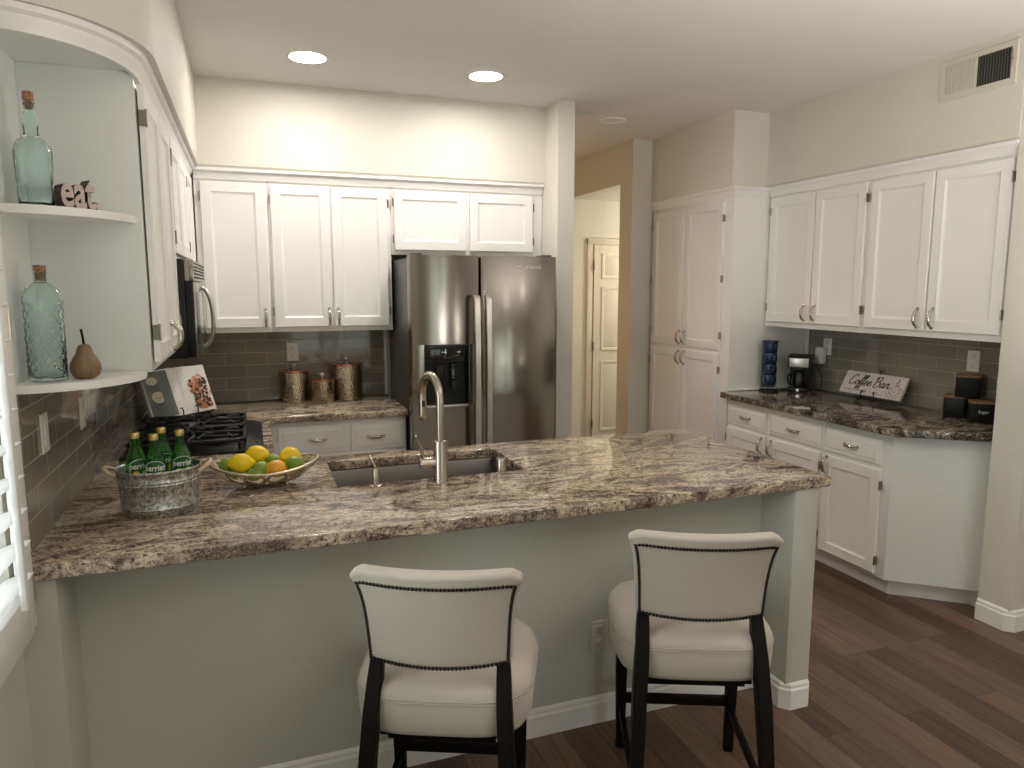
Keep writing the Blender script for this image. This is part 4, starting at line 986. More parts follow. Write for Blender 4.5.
def page(s):
    u0, u1 = (0.0, 0.212) if s > 0 else (-0.212, 0.0); nu = 16
    b = MB(); rows = []
    for i in range(nu + 1):
        u = u0 + (u1 - u0) * i / nu
        rows.append([pgf(u, pv(u, 0), 0.0265) + OFF, pgf(u, pv(u, 0), 0.292) + OFF, pgf(u, -0.016, 0.292) + OFF, pgf(u, -0.016, 0.0265) + OFF])
    b.rings(rows); return b.build('page_block', M_PAGE, B_, 40, True)
pl_, pr_ = page(-1), page(1)
M_TXT = mat('grey_print', (0.42, 0.41, 0.40), 0.6); M_TEAL = mat('photo_grey_green', (0.11, 0.125, 0.115), 0.5); M_CREAM = mat('photo_cream', (0.50, 0.44, 0.33), 0.5)
M_PINK = mat('photo_pink', (0.62, 0.30, 0.22), 0.5); M_WAF = mat('photo_waffle', (0.36, 0.145, 0.055), 0.5); M_CHOC = mat('photo_berry', (0.035, 0.012, 0.012), 0.5); M_PLATE = mat('photo_plate', (0.66, 0.55, 0.48), 0.5); M_DKG = mat('photo_dark', (0.07, 0.075, 0.07), 0.5)
def disc_on(b, mi, u, w, ru, rw, lift, n=14):
    b.mi = mi; q = [b.bm.verts.new(pgf(u + ru * math.cos(2 * PI * i / n), pv(u, 0) + lift, w + rw * math.sin(2 * PI * i / n)) + OFF) for i in range(n)]; b._tag([b.bm.faces.new(q)])
PM = [M_TEAL, M_CREAM, M_PINK, M_WAF, M_CHOC, M_PLATE, M_DKG, M_TXT]
b = pgmesh(-0.207, -0.060, 0.034, 0.285, 8, 0.0006, None, '')
disc_on(b, 6, -0.15, 0.20, 0.045, 0.03, 0.0025); disc_on(b, 1, -0.155, 0.235, 0.034, 0.022, 0.0031); disc_on(b, 6, -0.14, 0.135, 0.050, 0.035, 0.0025); disc_on(b, 1, -0.143, 0.145, 0.040, 0.032, 0.0031); disc_on(b, 3, -0.140, 0.15, 0.026, 0.012, 0.0037); disc_on(b, 1, -0.140, 0.153, 0.026, 0.010, 0.0042)
for i in range(5): b.mi = 6; q = [pgf(u, pv(u, 0) + 0.0012, w) + OFF for u, w in ((-0.2, 0.05 + i * .012), (-0.075, 0.045 + i * .012), (-0.075, 0.048 + i * .012), (-0.2, 0.054 + i * .012))]; b._tag([b.bm.faces.new([b.bm.verts.new(x) for x in q])])
b.build('food_photo', PM, pl_, 0, True, False)
b = MB(); b.mi = 7
for i in range(15):
    w = 0.27 - i * 0.0155; ue = -0.012 if i % 4 != 3 else -0.03
    q = [pgf(u, pv(u, 0) + 0.0006, ww) + OFF for u, ww in ((-0.052, w), (ue, w), (ue, w + .004), (-0.052, w + .004))]; b._tag([b.bm.faces.new([b.bm.verts.new(x) for x in q])])
b.build('text_column', PM, pl_, 0, True, False)
b = MB(); rnd = random.Random(3)
disc_on(b, 5, 0.125, 0.135, 0.076, 0.10, 0.0030, 24)
for u, w in ((0.09, 0.20), (0.12, 0.215), (0.075, 0.18), (0.15, 0.225)): disc_on(b, 2, u, w, 0.022, 0.018, 0.0040, 8)
for i in range(60):
    u, w = 0.130 + rnd.uniform(-.062, .062), 0.125 + rnd.uniform(-.075, .085); disc_on(b, 3, u, w, 0.019, 0.012, 0.0046, 10)
for i in range(70):
    u, w = 0.130 + rnd.uniform(-.06, .06), 0.130 + rnd.uniform(-.075, .085); disc_on(b, 4, u, w, 0.0095, 0.0085, 0.0052, 8)
for i in range(12):
    u, w = 0.135 + rnd.uniform(-.045, .05), 0.13 + rnd.uniform(-.06, .06); disc_on(b, 1, u, w, 0.007, 0.005, 0.0058, 8)
b.build('food_photo', PM, pr_, 0, True, False)
b = MB(); b.mi = 7
for i in range(12):
    w = 0.278 - i * 0.013
    q = [pgf(u, pv(u, 0) + 0.0006, ww) + OFF for u, ww in ((0.012, w), (0.045 + .01 * (i % 3), w), (0.045 + .01 * (i % 3), w + .0035), (0.012, w + .0035))]; b._tag([b.bm.faces.new([b.bm.verts.new(x) for x in q])])
b.build('text_column', PM, pr_, 0, True, False)

# ------------------------------------------------------------------ coffee counter: mug rack, mugs, coffee maker
MX, MY = 3.352, 3.985
T = thing('mug_rack', 'black wire rack holding the stack of navy mugs', 'rack', (MX, MY, ZCR))
b = MB(); n = 28
b.tube([(MX + .062 * math.cos(2 * PI * i / n), MY + .062 * math.sin(2 * PI * i / n), ZCR + .004) for i in range(n)], 0.004, 8, closed=True)
b.tube([(MX + .044 * math.cos(2 * PI * i / n), MY + .044 * math.sin(2 * PI * i / n), ZCR + .036) for i in range(n)], 0.003, 8, closed=True); b.build('base_ring', M_WIRE, T, 60)
b = MB()
for a in (0.5, 1.6, 2.7, 3.9, 5.2):
    c_, s_ = math.cos(a), math.sin(a); b.tube([(MX + .062 * c_, MY + .062 * s_, ZCR + .004), (MX + .052 * c_, MY + .052 * s_, ZCR + .036)], 0.0028, 6)
for a in (0.5, 1.6, 2.7): 
    c_, s_ = math.cos(a), math.sin(a); b.tube([(MX + .052 * c_, MY + .052 * s_, ZCR + .036), (MX + .0535 * c_, MY + .0535 * s_, ZCR + .345)], 0.0024, 6)
b.build('upright', M_WIRE, T, 60)
b = MB(); b.tube([(MX + .054 * math.cos(2 * PI * i / n), MY + .054 * math.sin(2 * PI * i / n), ZCR + .346) for i in range(n)], 0.0028, 8, closed=True); b.build('top_ring', M_WIRE, T, 60)
mug0 = None
for i, lab in enumerate(('bottom navy mug of the stack on the wire rack', 'second navy mug from the bottom of the stack', 'third navy mug from the bottom of the stack', 'topmost navy mug of the stack on the wire rack')):
    z = ZCR + 0.0405 + i * 0.0755
    if mug0 is None:
        mug0 = T = thing('mug', lab, 'mug', (MX, MY, z), 0, 'stacked navy mugs')
        b = MB(); b.lathe([(0.036, 0.0), (0.042, 0.003), (0.0465, 0.012), (0.0475, 0.040), (0.0470, 0.070), (0.0455, 0.0745), (0.0440, 0.072), (0.0440, 0.012), (0.0, 0.008)], (0, 0, 0), 36); b.build('cup', M_BLUE, T, 60, True)
        h = MB(); pts = [(-0.020, -0.043, 0.060), (-0.030, -0.064, 0.060), (-0.034, -0.073, 0.045), (-0.032, -0.068, 0.026), (-0.020, -0.044, 0.018)]
        h.tube(catmull(pts, 4), 0.0055, 10, flat=1.4); h.build('handle', M_BLUE, T, 60, True)
    else:
        c = copy_tree(mug0); c.location = (MX, MY, z); c['label'] = lab
        c.rotation_euler = (0, 0, 0.05 * i)
T = thing('coffee_maker', 'small black drip coffee maker with steel band on the right counter', 'coffee maker', (3.560, 3.925, ZCR), -0.85)
T.scale = (0.80, 0.80, 0.92)
def lb(): return MB()
b = lb(); b.box(-0.085, 0.085, -0.105, 0.105, 0.0, 0.030, 0.010); b.build('base', M_SATINBLACK, T, 40, True)
b = lb(); b.box(-0.085, 0.085, 0.035, 0.105, 0.0305, 0.178, 0.006); b.build('tank', M_BLACK, T, 40, True)
b = lb(); b.box(-0.090, 0.090, -0.105, 0.105, 0.178, 0.262, 0.010); hd = b.build('brew_head', M_BLACK, T, 40, True)
b = lb(); b.box(-0.078, 0.078, -0.1075, -0.104, 0.186, 0.252, 0.001); b.build('steel_band', M_HANDLE, hd, 40, True)
b = lb(); b.box(-0.094, 0.094, -0.108, 0.108, 0.2625, 0.272, 0.004); b.build('lid', M_SATINBLACK, T, 40, True)
M_SMOKE = glass('carafe_glass', (0.55, 0.55, 0.55))
b = lb(); b.lathe([(0.045, 0.031), (0.058, 0.036), (0.061, 0.075), (0.058, 0.105), (0.044, 0.130), (0.044, 0.138), (0.042, 0.138), (0.042, 0.129), (0.056, 0.104), (0.059, 0.075), (0.056, 0.038), (0.0, 0.034)], (0, -0.030, 0), 30); cf = b.build('carafe', M_SMOKE, T, 60, True)
b = lb(); b.lathe([(0.046, 0.1385), (0.046, 0.148), (0.03, 0.158), (0.0, 0.160)], (0, -0.030, 0), 24); b.build('carafe_lid', M_SATINBLACK, cf, 40, True)
b = lb(); b.tube([(-0.045, -0.055, 0.135), (-0.080, -0.075, 0.130), (-0.086, -0.078, 0.095), (-0.076, -0.072, 0.06), (-0.052, -0.058, 0.05)], 0.007, 8, flat=1.5); b.build('carafe_handle', M_SATINBLACK, cf, 60, True)
b = lb(); b.lathe([(0.0, 0.0), (0.012, 0.0), (0.012, 0.004), (0, 0.004)], (0, 0, 0), 16); 
for v in b.bm.verts: v.co = Vector((v.co.x, -0.106 - v.co.z, v.co.y + 0.016))
b.build('button', M_HANDLE, T, 40, True)
b = MB(); b.tube(catmull([(3.672, 3.93, 1.10), (3.682, 3.90, 1.09), (3.690, 3.862, 1.02), (3.690, 3.855, 0.95), (3.672, 3.885, 0.9275), (3.668, 3.905, 0.9275)], 5), 0.0045, 8)
tag(b.build('power_cord', M_SATINBLACK), 'black cord looping beside the coffee maker', 'cord')

# ------------------------------------------------------------------ coffee bar sign on a small easel
so = Vector((3.600, 3.385, ZCR)); st = math.radians(27)
# local frame: u runs right across the sign (toward -y in the room), w up the board, v out of the board toward the room
T = thing('easel', 'black scrolled wire easel under the lettered coffee board', 'easel', so, -PI / 2)
def sg(u, v, w): return Vector((u, -v * math.cos(st) + w * math.sin(st), w * math.cos(st) + v * math.sin(st)))
W0 = 0.040
def scroll(u, s):
    pts = [sg(u, -0.012, W0 + 0.03), sg(u, -0.012, W0 - 0.006), sg(u, 0.012, W0 - 0.012), sg(u, 0.024, W0 - 0.002)]
    for i in range(12):
        a = -0.6 + i * 0.5; r = 0.013 - 0.0007 * i; pts.append(sg(u + s * (0.004 + r * math.sin(a) * 0.6), 0.025, W0 + 0.008 + r * (1 - math.cos(a))))
    return pts
for u in (-0.045, 0.055):
    b = MB(); b.tube(scroll(u, 1 if u < 0 else -1), 0.0028, 8); b.tube([sg(u, -0.012, W0 + 0.03), sg(u, -0.012, W0 - 0.002), (u * 1.1, -0.035, 0.003)], 0.003, 8); b.build('front_leg', M_WIRE, T, 60, True)
b = MB(); b.tube([sg(-0.045, -0.014, W0 + 0.03), sg(-0.01, -0.014, W0 + 0.12), sg(0.0, -0.014, W0 + 0.175)], 0.003, 8); b.tube([sg(0.055, -0.014, W0 + 0.03), sg(0.02, -0.014, W0 + 0.12), sg(0.0, -0.014, W0 + 0.175)], 0.003, 8)
for s in (-1, 1): b.tube([sg(0.0, -0.012, W0 + 0.165)] + [sg(s * (0.012 + (0.011 - 0.0006 * i) * math.sin(-1.2 + 0.5 * i)), -0.008, W0 + 0.185 + (0.010 - 0.0006 * i) * (-math.cos(-1.2 + 0.5 * i))) for i in range(11)], 0.0026, 8)
b.build('back_frame', M_WIRE, T, 60, True)
b = MB(); b.tube([sg(0.0, -0.016, W0 + 0.12), (0.0, 0.122, 0.06), (0.0, 0.125, 0.003)], 0.003, 8); b.build('rear_leg', M_WIRE, T, 60, True)
T = thing('coffee_sign', 'whitewashed board lettered Coffee Bar with a drawn cup, leaning on the easel', 'sign', so + Vector((0, 0, 0.03)), -PI / 2)
DZ = Vector((0, 0, -0.03)); HW, HH = 0.232, 0.150
b = MB(); vs = [b.bm.verts.new(sg(u, v, w) + DZ) for u in (-HW, HW) for v in (-0.008, 0.008) for w in (W0 - 0.001, W0 + HH)]
b._tag([b.bm.faces.new([vs[i] for i in t]) for t in ((0, 1, 3, 2), (4, 6, 7, 5), (0, 4, 5, 1), (2, 3, 7, 6), (0, 2, 6, 4), (1, 5, 7, 3))]); bd = b.build('board', M_WHITEWASH, T, 30, True)
def ribbon(b, pts, width, k=6, smooth=True, v=0.0086, close=False):
    P = catmull(pts, k) if smooth else [Vector((*p, 0)) for p in pts]
    ws = width if isinstance(width, (list, tuple)) else None
    Lr = []; n = len(P)
    for i, p in enumerate(P):
        t = P[min(i + 1, n - 1)] - P[max(i - 1, 0)]; t = t.normalized() if t.length > 1e-9 else Vector((1, 0, 0)); nn = Vector((-t.y, t.x, 0))
        wd = width * (0.62 + 0.55 * abs(t.y)) / 2
        Lr.append((p + nn * wd, p - nn * wd))
    V = [[b.bm.verts.new(sg(q.x, v, q.y) + DZ) for q in a] for a in Lr]
    for a, c in zip(V, V[1:]): b._tag([b.bm.faces.new((a[0], c[0], c[1], a[1]))])
SH = 0.28
def stroke(b, pts, x0, y0, s, wd, **k): ribbon(b, [(x0 + (x + SH * y) * s, y0 + y * s) for x, y in pts], wd, **k)
LT = {
 'C': ([[(0.62, 0.80), (0.66, 0.93), (0.55, 1.02), (0.36, 0.92), (0.16, 0.62), (0.10, 0.28), (0.20, 0.04), (0.42, -0.02), (0.66, 0.12), (0.78, 0.26)]], 0.78),
 'o': ([[(0.30, 0.46), (0.12, 0.40), (0.06, 0.18), (0.16, 0.0), (0.34, 0.04), (0.42, 0.26), (0.36, 0.44), (0.28, 0.46), (0.34, 0.38), (0.56, 0.34)]], 0.46),
 'f': ([[(-0.02, 0.26), (0.16, 0.50), (0.34, 0.86), (0.34, 1.04), (0.24, 1.02), (0.16, 0.72), (0.10, 0.20), (0.04, -0.30), (-0.04, -0.42), (-0.08, -0.32), (0.04, -0.06), (0.20, 0.10), (0.34, 0.22)]], 0.30),
 'e': ([[(0.0, 0.18), (0.20, 0.26), (0.32, 0.38), (0.26, 0.48), (0.12, 0.40), (0.06, 0.18), (0.16, 0.0), (0.30, 0.04), (0.46, 0.24)]], 0.42),
 'B': ([[(0.14, 0.98), (0.12, 0.50), (0.08, 0.0)], [(-0.06, 0.78), (0.10, 1.02), (0.44, 1.04), (0.56, 0.84), (0.40, 0.60), (0.18, 0.54)], [(0.18, 0.54), (0.52, 0.52), (0.62, 0.28), (0.46, 0.02), (0.18, -0.04), (0.0, 0.08)]], 0.74),
 'a': ([[(0.36, 0.42), (0.20, 0.48), (0.06, 0.30), (0.06, 0.08), (0.18, 0.0), (0.32, 0.16), (0.40, 0.46), (0.36, 0.10), (0.44, 0.0), (0.58, 0.16)]], 0.54),
 'r': ([[(0.02, 0.14), (0.16, 0.52), (0.20, 0.42), (0.34, 0.44), (0.30, 0.16), (0.36, 0.0), (0.52, 0.14)]], 0.46)}
b = MB(); x = -0.192; S_ = 0.066
for ch in 'Coffee Bar':
    if ch == ' ': x += 0.30 * S_; continue
    st_, adv = LT[ch]
    for q in st_: stroke(b, q, x, W0 + 0.062, S_, 0.0074)
    x += adv * S_
b.build('lettering', M_INK, bd, 0, True, False)
b = MB(); rnd = random.Random(5); x = -0.205
for i in range(19):   # tiny illegible line under the title
    if i in (3, 7): x += 0.008
    ribbon(b, [(x, W0 + 0.022), (x + 0.003, W0 + 0.030), (x + 0.006, W0 + 0.021)], 0.0032, smooth=False); x += 0.0088
ribbon(b, [(0.0, W0 + 0.030), (0.025, W0 + 0.020), (0.05, W0 + 0.030), (0.075, W0 + 0.020), (0.09, W0 + 0.014)], 0.002)
ribbon(b, [(0.02, W0 + 0.014), (0.045, W0 + 0.024), (0.07, W0 + 0.012), (0.10, W0 + 0.020)], 0.002)
b.build('small_print', M_INK, bd, 0, True, False)
b = MB(); cx, cy = 0.170, W0 + 0.045
ribbon(b, [(cx - .036, cy + .030), (cx - .034, cy + .005), (cx - .020, cy - .016), (cx, cy - .021), (cx + .020, cy - .016), (cx + .034, cy + .005), (cx + .036, cy + .030)], 0.0034)
ribbon(b, [(cx + .036 * math.cos(2 * PI * i / 20), cy + .030 + .010 * math.sin(2 * PI * i / 20)) for i in range(21)], 0.0030)
ribbon(b, [(cx + .036, cy + .024), (cx + .052, cy + .026), (cx + .052, cy + .008), (cx + .030, cy - .002)], 0.0034)
ribbon(b, [(cx - .050, cy - .012), (cx - .035, cy - .028), (cx, cy - .034), (cx + .035, cy - .028), (cx + .050, cy - .012)], 0.0032)
ribbon(b, [(cx - .004, cy + .034), (cx + .010, cy + .048), (cx - .006, cy + .060), (cx + .010, cy + .074), (cx + .004, cy + .090)], 0.0046)
ribbon(b, [(cx + .010, cy + .036), (cx + .020, cy + .050), (cx + .008, cy + .064), (cx + .016, cy + .078)], 0.0030)
ribbon(b, [(cx - .012, cy + .016), (cx - .006, cy + .002), (cx + .006, cy + .002), (cx + .012, cy + .016)], 0.0022)
b.build('cup_drawing', M_INK, bd, 0, True, False)

# ------------------------------------------------------------------ black boxes with wooden lids
def bread_box(x, y, z, w, d, h, rot, lab, word):
    T = thing('storage_tin', lab, 'tin', (x, y, z), rot, 'black tins with wooden lids')
    def rrect(w, d, r, zz, n=5):
        o = []
        for sx, sy, a in ((1, 1, 0), (-1, 1, PI / 2), (-1, -1, PI), (1, -1, 1.5 * PI)):
            o += [(sx * (w / 2 - r) + r * math.cos(a + PI / 2 * i / n), sy * (d / 2 - r) + r * math.sin(a + PI / 2 * i / n), zz) for i in range(n + 1)]
        return o
    b = MB(); b.rings([rrect(w - .004, d - .004, .010, 0), rrect(w, d, .012, .003), rrect(w, d, .012, h - .012)]); b.build('tin_body', M_SATINBLACK, T, 40, True)
    b = MB(); b.rings([rrect(w + .003, d + .003, .013, h - .0115), rrect(w + .003, d + .003, .013, h - .002), rrect(w - .002, d - .002, .011, h)]); b.build('lid', M_LIDWOOD, T, 40, True)
    if word:
        b = MB(); b.mesh(text_mesh(word, 0.022, 0.0, shear=0.2), Matrix.Translation((0, -d / 2 - .0006, h * .52)) @ Matrix.Rotation(PI / 2, 4, 'X')); b.build('lettering', M_LBW, T, 0, True, False)
    return T
bread_box(3.655, 2.822, ZCR, 0.108, 0.108, 0.120, math.radians(-62), 'black tin with a wooden lid, lower left of the three stacked by the wall', None)
bread_box(3.640, 2.660, ZCR, 0.125, 0.125, 0.114, math.radians(-48), 'black tin with a brown wooden lid, lower right by the wall end', 'Sugar')
bread_box(3.658, 2.762, ZCR + 0.1205, 0.118, 0.118, 0.120, math.radians(-54), 'topmost black tin with wooden lid, stacked on another tin', None)

# ------------------------------------------------------------------ things on the corner shelves
T = thing('glass_bottle', 'corked aqua glass bottle with long neck on the upper corner shelf', 'bottle', (-0.517, 2.262, 1.8375))
b = MB(); o_ = [(0.0, 0.006), (0.036, 0.0), (0.041, 0.004), (0.042, 0.05), (0.0395, 0.056), (0.0415, 0.064), (0.0435, 0.10), (0.0445, 0.140), (0.0425, 0.156), (0.034, 0.170), (0.022, 0.178), (0.0165, 0.182), (0.0185, 0.187), (0.0165, 0.192), (0.0175, 0.205), (0.0185, 0.215), (0.0165, 0.230), (0.0125, 0.248), (0.0120, 0.264), (0.0135, 0.266), (0.0135, 0.272)]
b.lathe(o_ + [(0.0105, 0.272), (0.0100, 0.246), (0.0150, 0.215), (0.0140, 0.190), (0.030, 0.166), (0.0405, 0.138), (0.0385, 0.06), (0.0375, 0.012), (0.0, 0.012)], (0, 0, 0), 32)
for v in b.bm.verts:       # moulded vertical ribs on the lower body
    r = math.hypot(v.co.x, v.co.y); a = math.atan2(v.co.y, v.co.x)
    if r > 0.039 and v.co.z < 0.16: 
        f_ = 1 + 0.022 * math.cos(8 * a); v.co.x *= f_; v.co.y *= f_
b.build('body', M_AQUA, T, 60, True)
b = MB(); b.lathe([(0.0090, 0.252), (0.0104, 0.273), (0.0128, 0.2735), (0.0132, 0.292), (0.0118, 0.296), (0, 0.296)], (0, 0, 0), 20); b.build('cork', M_CORK, T, 40, True)
T = thing('glass_bottle', 'corked aqua glass bottle with diamond texture on the lower corner shelf', 'bottle', (-0.523, 2.258, 1.3745))
b = MB(); n = 132; prof = [(0.040, 0.0), (0.0465, 0.004), (0.0475, 0.010), (0.0460, 0.016)] + [(0.0445, 0.018 + 0.0026 * i) for i in range(75)] + [(0.0470, 0.217), (0.0470, 0.226), (0.0440, 0.242), (0.036, 0.254), (0.024, 0.262), (0.0150, 0.266), (0.0132, 0.270), (0.0130, 0.288), (0.0148, 0.290), (0.0148, 0.295)]
R = []
for i, (r, z) in enumerate(prof):
    ring = []
    for k_ in range(n):
        a = 2 * PI * k_ / n; rr_ = r
        if 0.017 < z < 0.214: p_, q_ = abs(math.sin(6 * a + z * 95)), abs(math.sin(6 * a - z * 95)); rr_ = r + 0.0030 * max(0.0, 1 - 2.2 * min(p_, q_))
        ring.append((rr_ * math.cos(a), rr_ * math.sin(a), z))
    R.append(ring)
for r, z in ((0.0115, 0.295), (0.0110, 0.268), (0.0225, 0.258), (0.0345, 0.250), (0.0420, 0.238), (0.0440, 0.222), (0.0425, 0.020), (0.036, 0.010)): R.append([(r * math.cos(2 * PI * k_ / n), r * math.sin(2 * PI * k_ / n), z) for k_ in range(n)])
b.rings(R); b.build('body', M_AQUA, T, 60, True)
b = MB(); b.lathe([(0.0098, 0.272), (0.0114, 0.2955), (0.0145, 0.296), (0.0150, 0.308), (0.0140, 0.312), (0, 0.312)], (0, 0, 0), 20); b.build('cork', M_CORK, T, 40, True)
T = thing('word_block', 'small wooden word block reading eat on the upper corner shelf', 'decoration', (-0.425, 2.275, 1.8375), math.radians(38))
me = text_mesh('eat.', 0.088, 0.0, shear=0.0, bold=0.0022); me2 = text_mesh('eat.', 0.088, 0.022, shear=0.0, bold=0.0022)
mnz = min(v.co.y for v in me2.vertices)
RM = Matrix.Rotation(PI / 2, 4, 'X')
b = MB(); b.mesh(me2, Matrix.Translation((0, 0.0, -mnz)) @ RM); 
for v in b.bm.verts: v.co.x *= 0.82; v.co.z *= 1.42
b.build('letters', M_WALNUT, T, 30, True)
b = MB(); b.mesh(me, Matrix.Translation((0, -0.0226, -mnz)) @ RM)
for v in b.bm.verts: v.co.x *= 0.82; v.co.z *= 1.42
b.build('face', M_FACE, T, 0, True, False)
T = thing('wooden_pear', 'brown wooden pear with dark stem on the lower corner shelf', 'pear', (-0.438, 2.285, 1.3745))
b = MB(); b.lathe([(0.0, 0.002), (0.020, 0.0), (0.033, 0.008), (0.0395, 0.024), (0.0385, 0.040), (0.031, 0.056), (0.0225, 0.070), (0.0185, 0.084), (0.0140, 0.093), (0.006, 0.0965), (0, 0.096)], (0, 0, 0), 32); b.build('fruit_body', M_PEAR, T, 80, True)
MB().tube([(0, 0, 0.093), (-0.002, 0, 0.115), (-0.005, 0.001, 0.138)], [0.0035, 0.003, 0.0036], 8).build('stem', M_LEG, T, 60, True)

# ------------------------------------------------------------------ bar stools
def subsurf(o, lv):
    m_ = o.modifiers.new('smooth', 'SUBSURF'); m_.levels = lv; m_.render_levels = lv
def stool_frame():
    parts = {}
    return parts
def backpt(s, t, off):   # back pad surface: s across -1..1, t up 0..1, off = offset toward the sitter
    wv = 0.189 + 0.010 * t + 0.024 * t ** 4
    z = 0.668 + 0.266 * t - 0.020 * max(0, (abs(s) - 0.82) / 0.18) ** 2 * t ** 6 - 0.004 * (1 - s * s) * (1 - t)
    y = -0.208 - 0.035 * t - 0.022 * t ** 3 + 0.044 * s * s + off
    return (s * wv, y, z)
def make_stool(lab):
    T = thing('bar_stool', lab, 'bar stool', (0, 0, 0), 0, 'counter stools at the peninsula')
    # seat cushion
    def ring(sc, z, n=56):
        o = []
        for i in range(n):
            a = 2 * PI * i / n; c_, s_ = math.cos(a), math.sin(a); e_ = 0.62 if s_ > 0 else 0.42
            x_ = math.copysign(abs(c_) ** e_, c_); y_ = math.copysign(abs(s_) ** e_, s_)
            hx = 0.242 + (0.006 if s_ > 0 else -0.028 * abs(s_) ** 2)
            o.append((x_ * hx * sc, (y_ * 0.245 + 0.036) * sc, z))
        return o
    b = MB(); b.rings([ring(.88, .470), ring(.95, .474), ring(.985, .490), ring(1.0, .530), ring(.998, .560), ring(.985, .580), ring(.955, .593), ring(.90, .601), ring(.75, .608), ring(.5, .612), ring(.2, .613)])
    b.build('seat', M_LINEN, T, 80, True)
    b = MB()
    for sc, z in ((1.0015, .568), (.9965, .575)): b.tube(ring(sc, z), 0.0018, 6, closed=True)
    b.build('seat_stitching', M_LINEN, T, 80, True)
    # upholstered back pad
    b = MB(); NX, NZ = 14, 8; th = 0.052
    V = {}
    for i in range(NX + 1):
        for j in range(NZ + 1):
            s = -1 + 2 * i / NX; t = j / NZ
            for q in (0, 1):
                ed = max(abs(s), abs(2 * t - 1)); puff = 0.010 * (1 - s ** 4) * (1 - (2 * t - 1) ** 4)
                V[i, j, q] = b.bm.verts.new(backpt(s, t, (-0.004 if q == 0 else th + puff)))
    for i in range(NX):
        for j in range(NZ):
            for q in (0, 1): b.bm.faces.new([V[i, j, q], V[i + 1, j, q], V[i + 1, j + 1, q], V[i, j + 1, q]])
    for i in range(NX):
        for j in (0, NZ): b.bm.faces.new([V[i, j, 0], V[i + 1, j, 0], V[i + 1, j, 1], V[i, j, 1]])
    for j in range(NZ):
        for i in (0, NX): b.bm.faces.new([V[i, j, 0], V[i, j + 1, 0], V[i, j + 1, 1], V[i, j, 1]])
    bmesh.ops.recalc_face_normals(b.bm, faces=b.bm.faces)
    es = [e for e in b.bm.edges if len(e.link_faces) == 2 and e.calc_face_angle() > 0.9]
    bmesh.ops.bevel(b.bm, geom=es, offset=0.014, segments=4, affect='EDGES', profile=0.5)
    bk = b.build('backrest', M_LINEN, T, 70, True)
    b = MB(); pth = []
    def seg(f, m_):
        for i in range(m_): pth.append(f(i / m_))
    A = 0.945; lo, hi = 0.018, 0.865
    seg(lambda q: (-A + 2 * A * q, hi), 40); seg(lambda q: (A, hi + (lo - hi) * q), 24); seg(lambda q: (A - 2 * A * q, lo), 36); seg(lambda q: (-A, lo + (hi - lo) * q), 24)
    for s, t in pth:
        p = backpt(s, t, -0.0045); b.ball(p, 0.0055, 0.0036, 0.0055, 8, 5)
    nh = b.build('nailhead_trim', M_NAIL, bk, 80, True); nh['kind'] = 'stuff'
    # legs
    def leg(pts, sz, name='leg'):
        R = []
        for (x, y, z), (a, c_) in zip(pts, sz): R.append([(x - a, y - c_, z), (x + a, y - c_, z), (x + a, y + c_, z), (x - a, y + c_, z)])
        b = MB(); b.rings(R); es = [e for e in b.bm.edges if e.calc_length() > 0.05]
        bmesh.ops.bevel(b.bm, geom=es, offset=0.003, segments=2, affect='EDGES'); return b.build(name, M_LEG, T, 35, True)
    for s in (-1, 1):
        leg([(s * .190, .180, 0), (s * .192, .175, .30), (s * .188, .168, .485)], [(.015, .015), (.019, .019), (.023, .023)])
        leg([(s * .197, -.300, 0), (s * .188, -.262, .22), (s * .180, -.226, .42), (s * .172, -.198, .55), (s * .168, -.172, .62), (s * .166, -.156, .67), (s * .166, -.150, .70)],
            [(.015, .017), (.018, .021), (.020, .026), (.020, .025), (.019, .019), (.017, .013), (.014, .008)])
    def rail(p, q, w, h):
        d_ = Vector(q) - Vector(p); M_ = Matrix.Translation((Vector(p) + Vector(q)) / 2) @ d_.to_track_quat('X', 'Z').to_matrix().to_4x4()
        b = MB(); b.obox(M_, d_.length, w, h, 0.003); return b.build('stretcher', M_LEG, T, 35, True)
    rail((-.175, .180, .185), (.175, .180, .185), .020, .034)
    for s in (-1, 1): rail((s * .191, .160, .150), (s * .190, -.262, .150), .018, .030)
    b = MB(); b.box(-.165, .165, .13, .16, .432, .470, .003); b.box(-.17, -.145, -.14, .13, .432, .470, .003); b.box(.145, .17, -.14, .13, .432, .470, .003); b.box(-.145, .145, -.155, -.13, .432, .470, .003)
    b.build('seat_frame', M_LEG, T, 35, True)
    return T
s1 = make_stool('linen bar stool on the left, nearest the camera, with dark nailhead trim')
s1.location = (0.492, 1.856, 0); s1.rotation_euler = (0, 0, math.radians(-24))
s2 = copy_tree(s1); s2['label'] = 'linen bar stool on the right, beside the peninsula end post'
s2.location = (1.282, 1.850, 0); s2.rotation_euler = (0, 0, math.radians(-23.4))

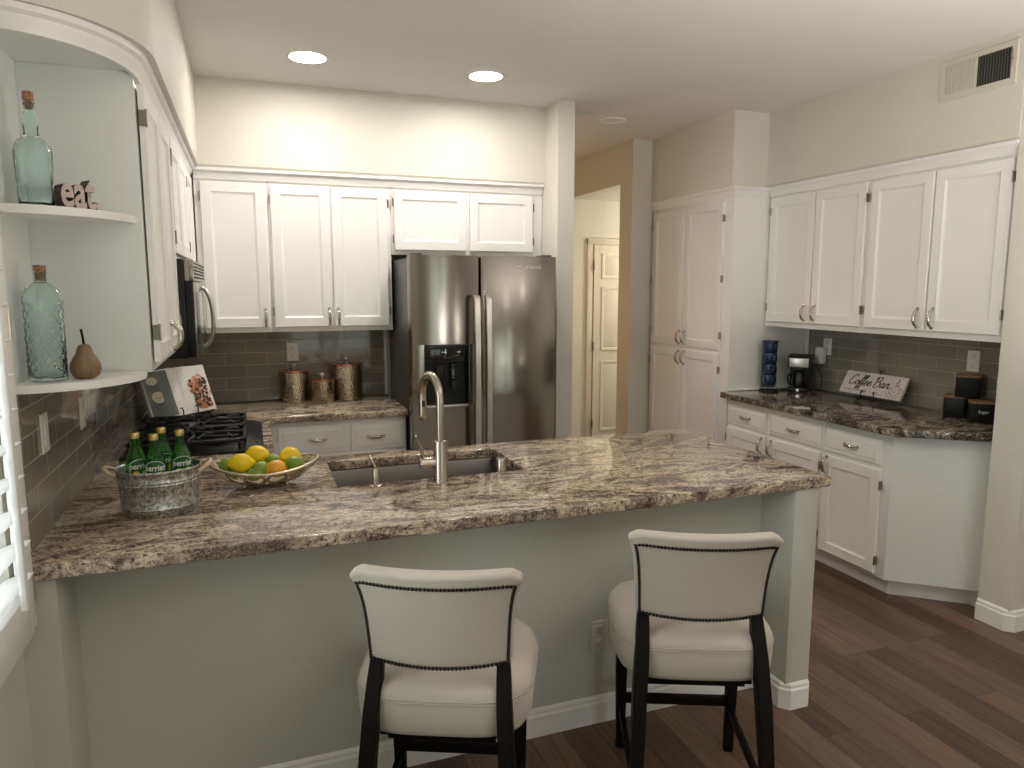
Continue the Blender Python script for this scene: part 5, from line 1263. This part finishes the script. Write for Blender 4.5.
# ------------------------------------------------------------------ ceiling lamps and air vent
def can(x, y, lab, lit=True, r=0.088):
    T = thing('ceiling_light' if lit else 'ceiling_speaker', lab, 'ceiling light' if lit else 'ceiling fitting', (x, y, CEIL - 0.008))
    b = MB(); b.lathe([(r + .016, 0.008), (r + .016, 0.004), (r + .010, 0.0), (r, 0.001), (r, 0.008)], (x, y, CEIL - .0082), 40, cap=(False, False)); b.build('trim_ring', M_TRIM, T, 60)
    b = MB(); b.lathe([(0.0, 0.0035), (r - .001, 0.0035), (r - .001, 0.0075), (0, 0.0075)], (x, y, CEIL - .0082), 40); b.build('diffuser' if lit else 'cover', M_LAMP if lit else M_CEIL, T, 60)
can(0.335, 3.91, 'lit round recessed ceiling light on the left, above the cooktop aisle')
can(1.280, 3.91, 'lit round recessed ceiling light on the right, in front of the fridge')
can(2.43, 4.60, 'unlit round ceiling fitting over the passage beside the fridge wall', False, 0.075)
T = thing('air_vent', 'cream wall register, left half closed and right half dark, above the right cabinets', 'vent', (SOFR, 2.6, 2.55))
vy0, vy1, vz0, vz1 = 2.402, 2.795, 2.552, 2.748; X = SOFR - 0.0005
M_VENT = mat('cream_vent_enamel', (0.60, 0.57, 0.48), 0.45)
fv = FM['-x'](X); b = MB(); panel_loops(b, fv, vy0, vy1, vz0, vz1, [(0, 0), (0, -.003), (.004, -.008), (.028, -.008), (.030, -.004), (.030, 0)], False, False); b.box(X - .008, X, 2.596, 2.611, vz0 + .029, vz1 - .029)
b.build('frame', M_VENT, T, 30)
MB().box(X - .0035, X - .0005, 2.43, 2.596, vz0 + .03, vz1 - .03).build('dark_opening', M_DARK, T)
MB().box(X - .0035, X - .0005, 2.612, 2.767, vz0 + .03, vz1 - .03).build('damper', M_VENT, T)
for i in range(12):
    y = 2.618 + i * 0.0130; MB().box(X - .0080, X - .0035, y, y + .0065, vz0 + .028, vz1 - .028).build('slat', M_VENT, T)
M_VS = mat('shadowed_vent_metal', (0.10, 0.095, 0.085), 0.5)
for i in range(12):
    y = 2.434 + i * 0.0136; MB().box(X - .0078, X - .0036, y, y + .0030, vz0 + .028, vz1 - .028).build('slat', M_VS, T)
MB().tube([(X - .008, 2.424, 2.665), (X - .020, 2.420, 2.665), (X - .022, 2.420, 2.63), (X - .022, 2.420, 2.70)], 0.003, 8).build('lever', M_HINGE, T)
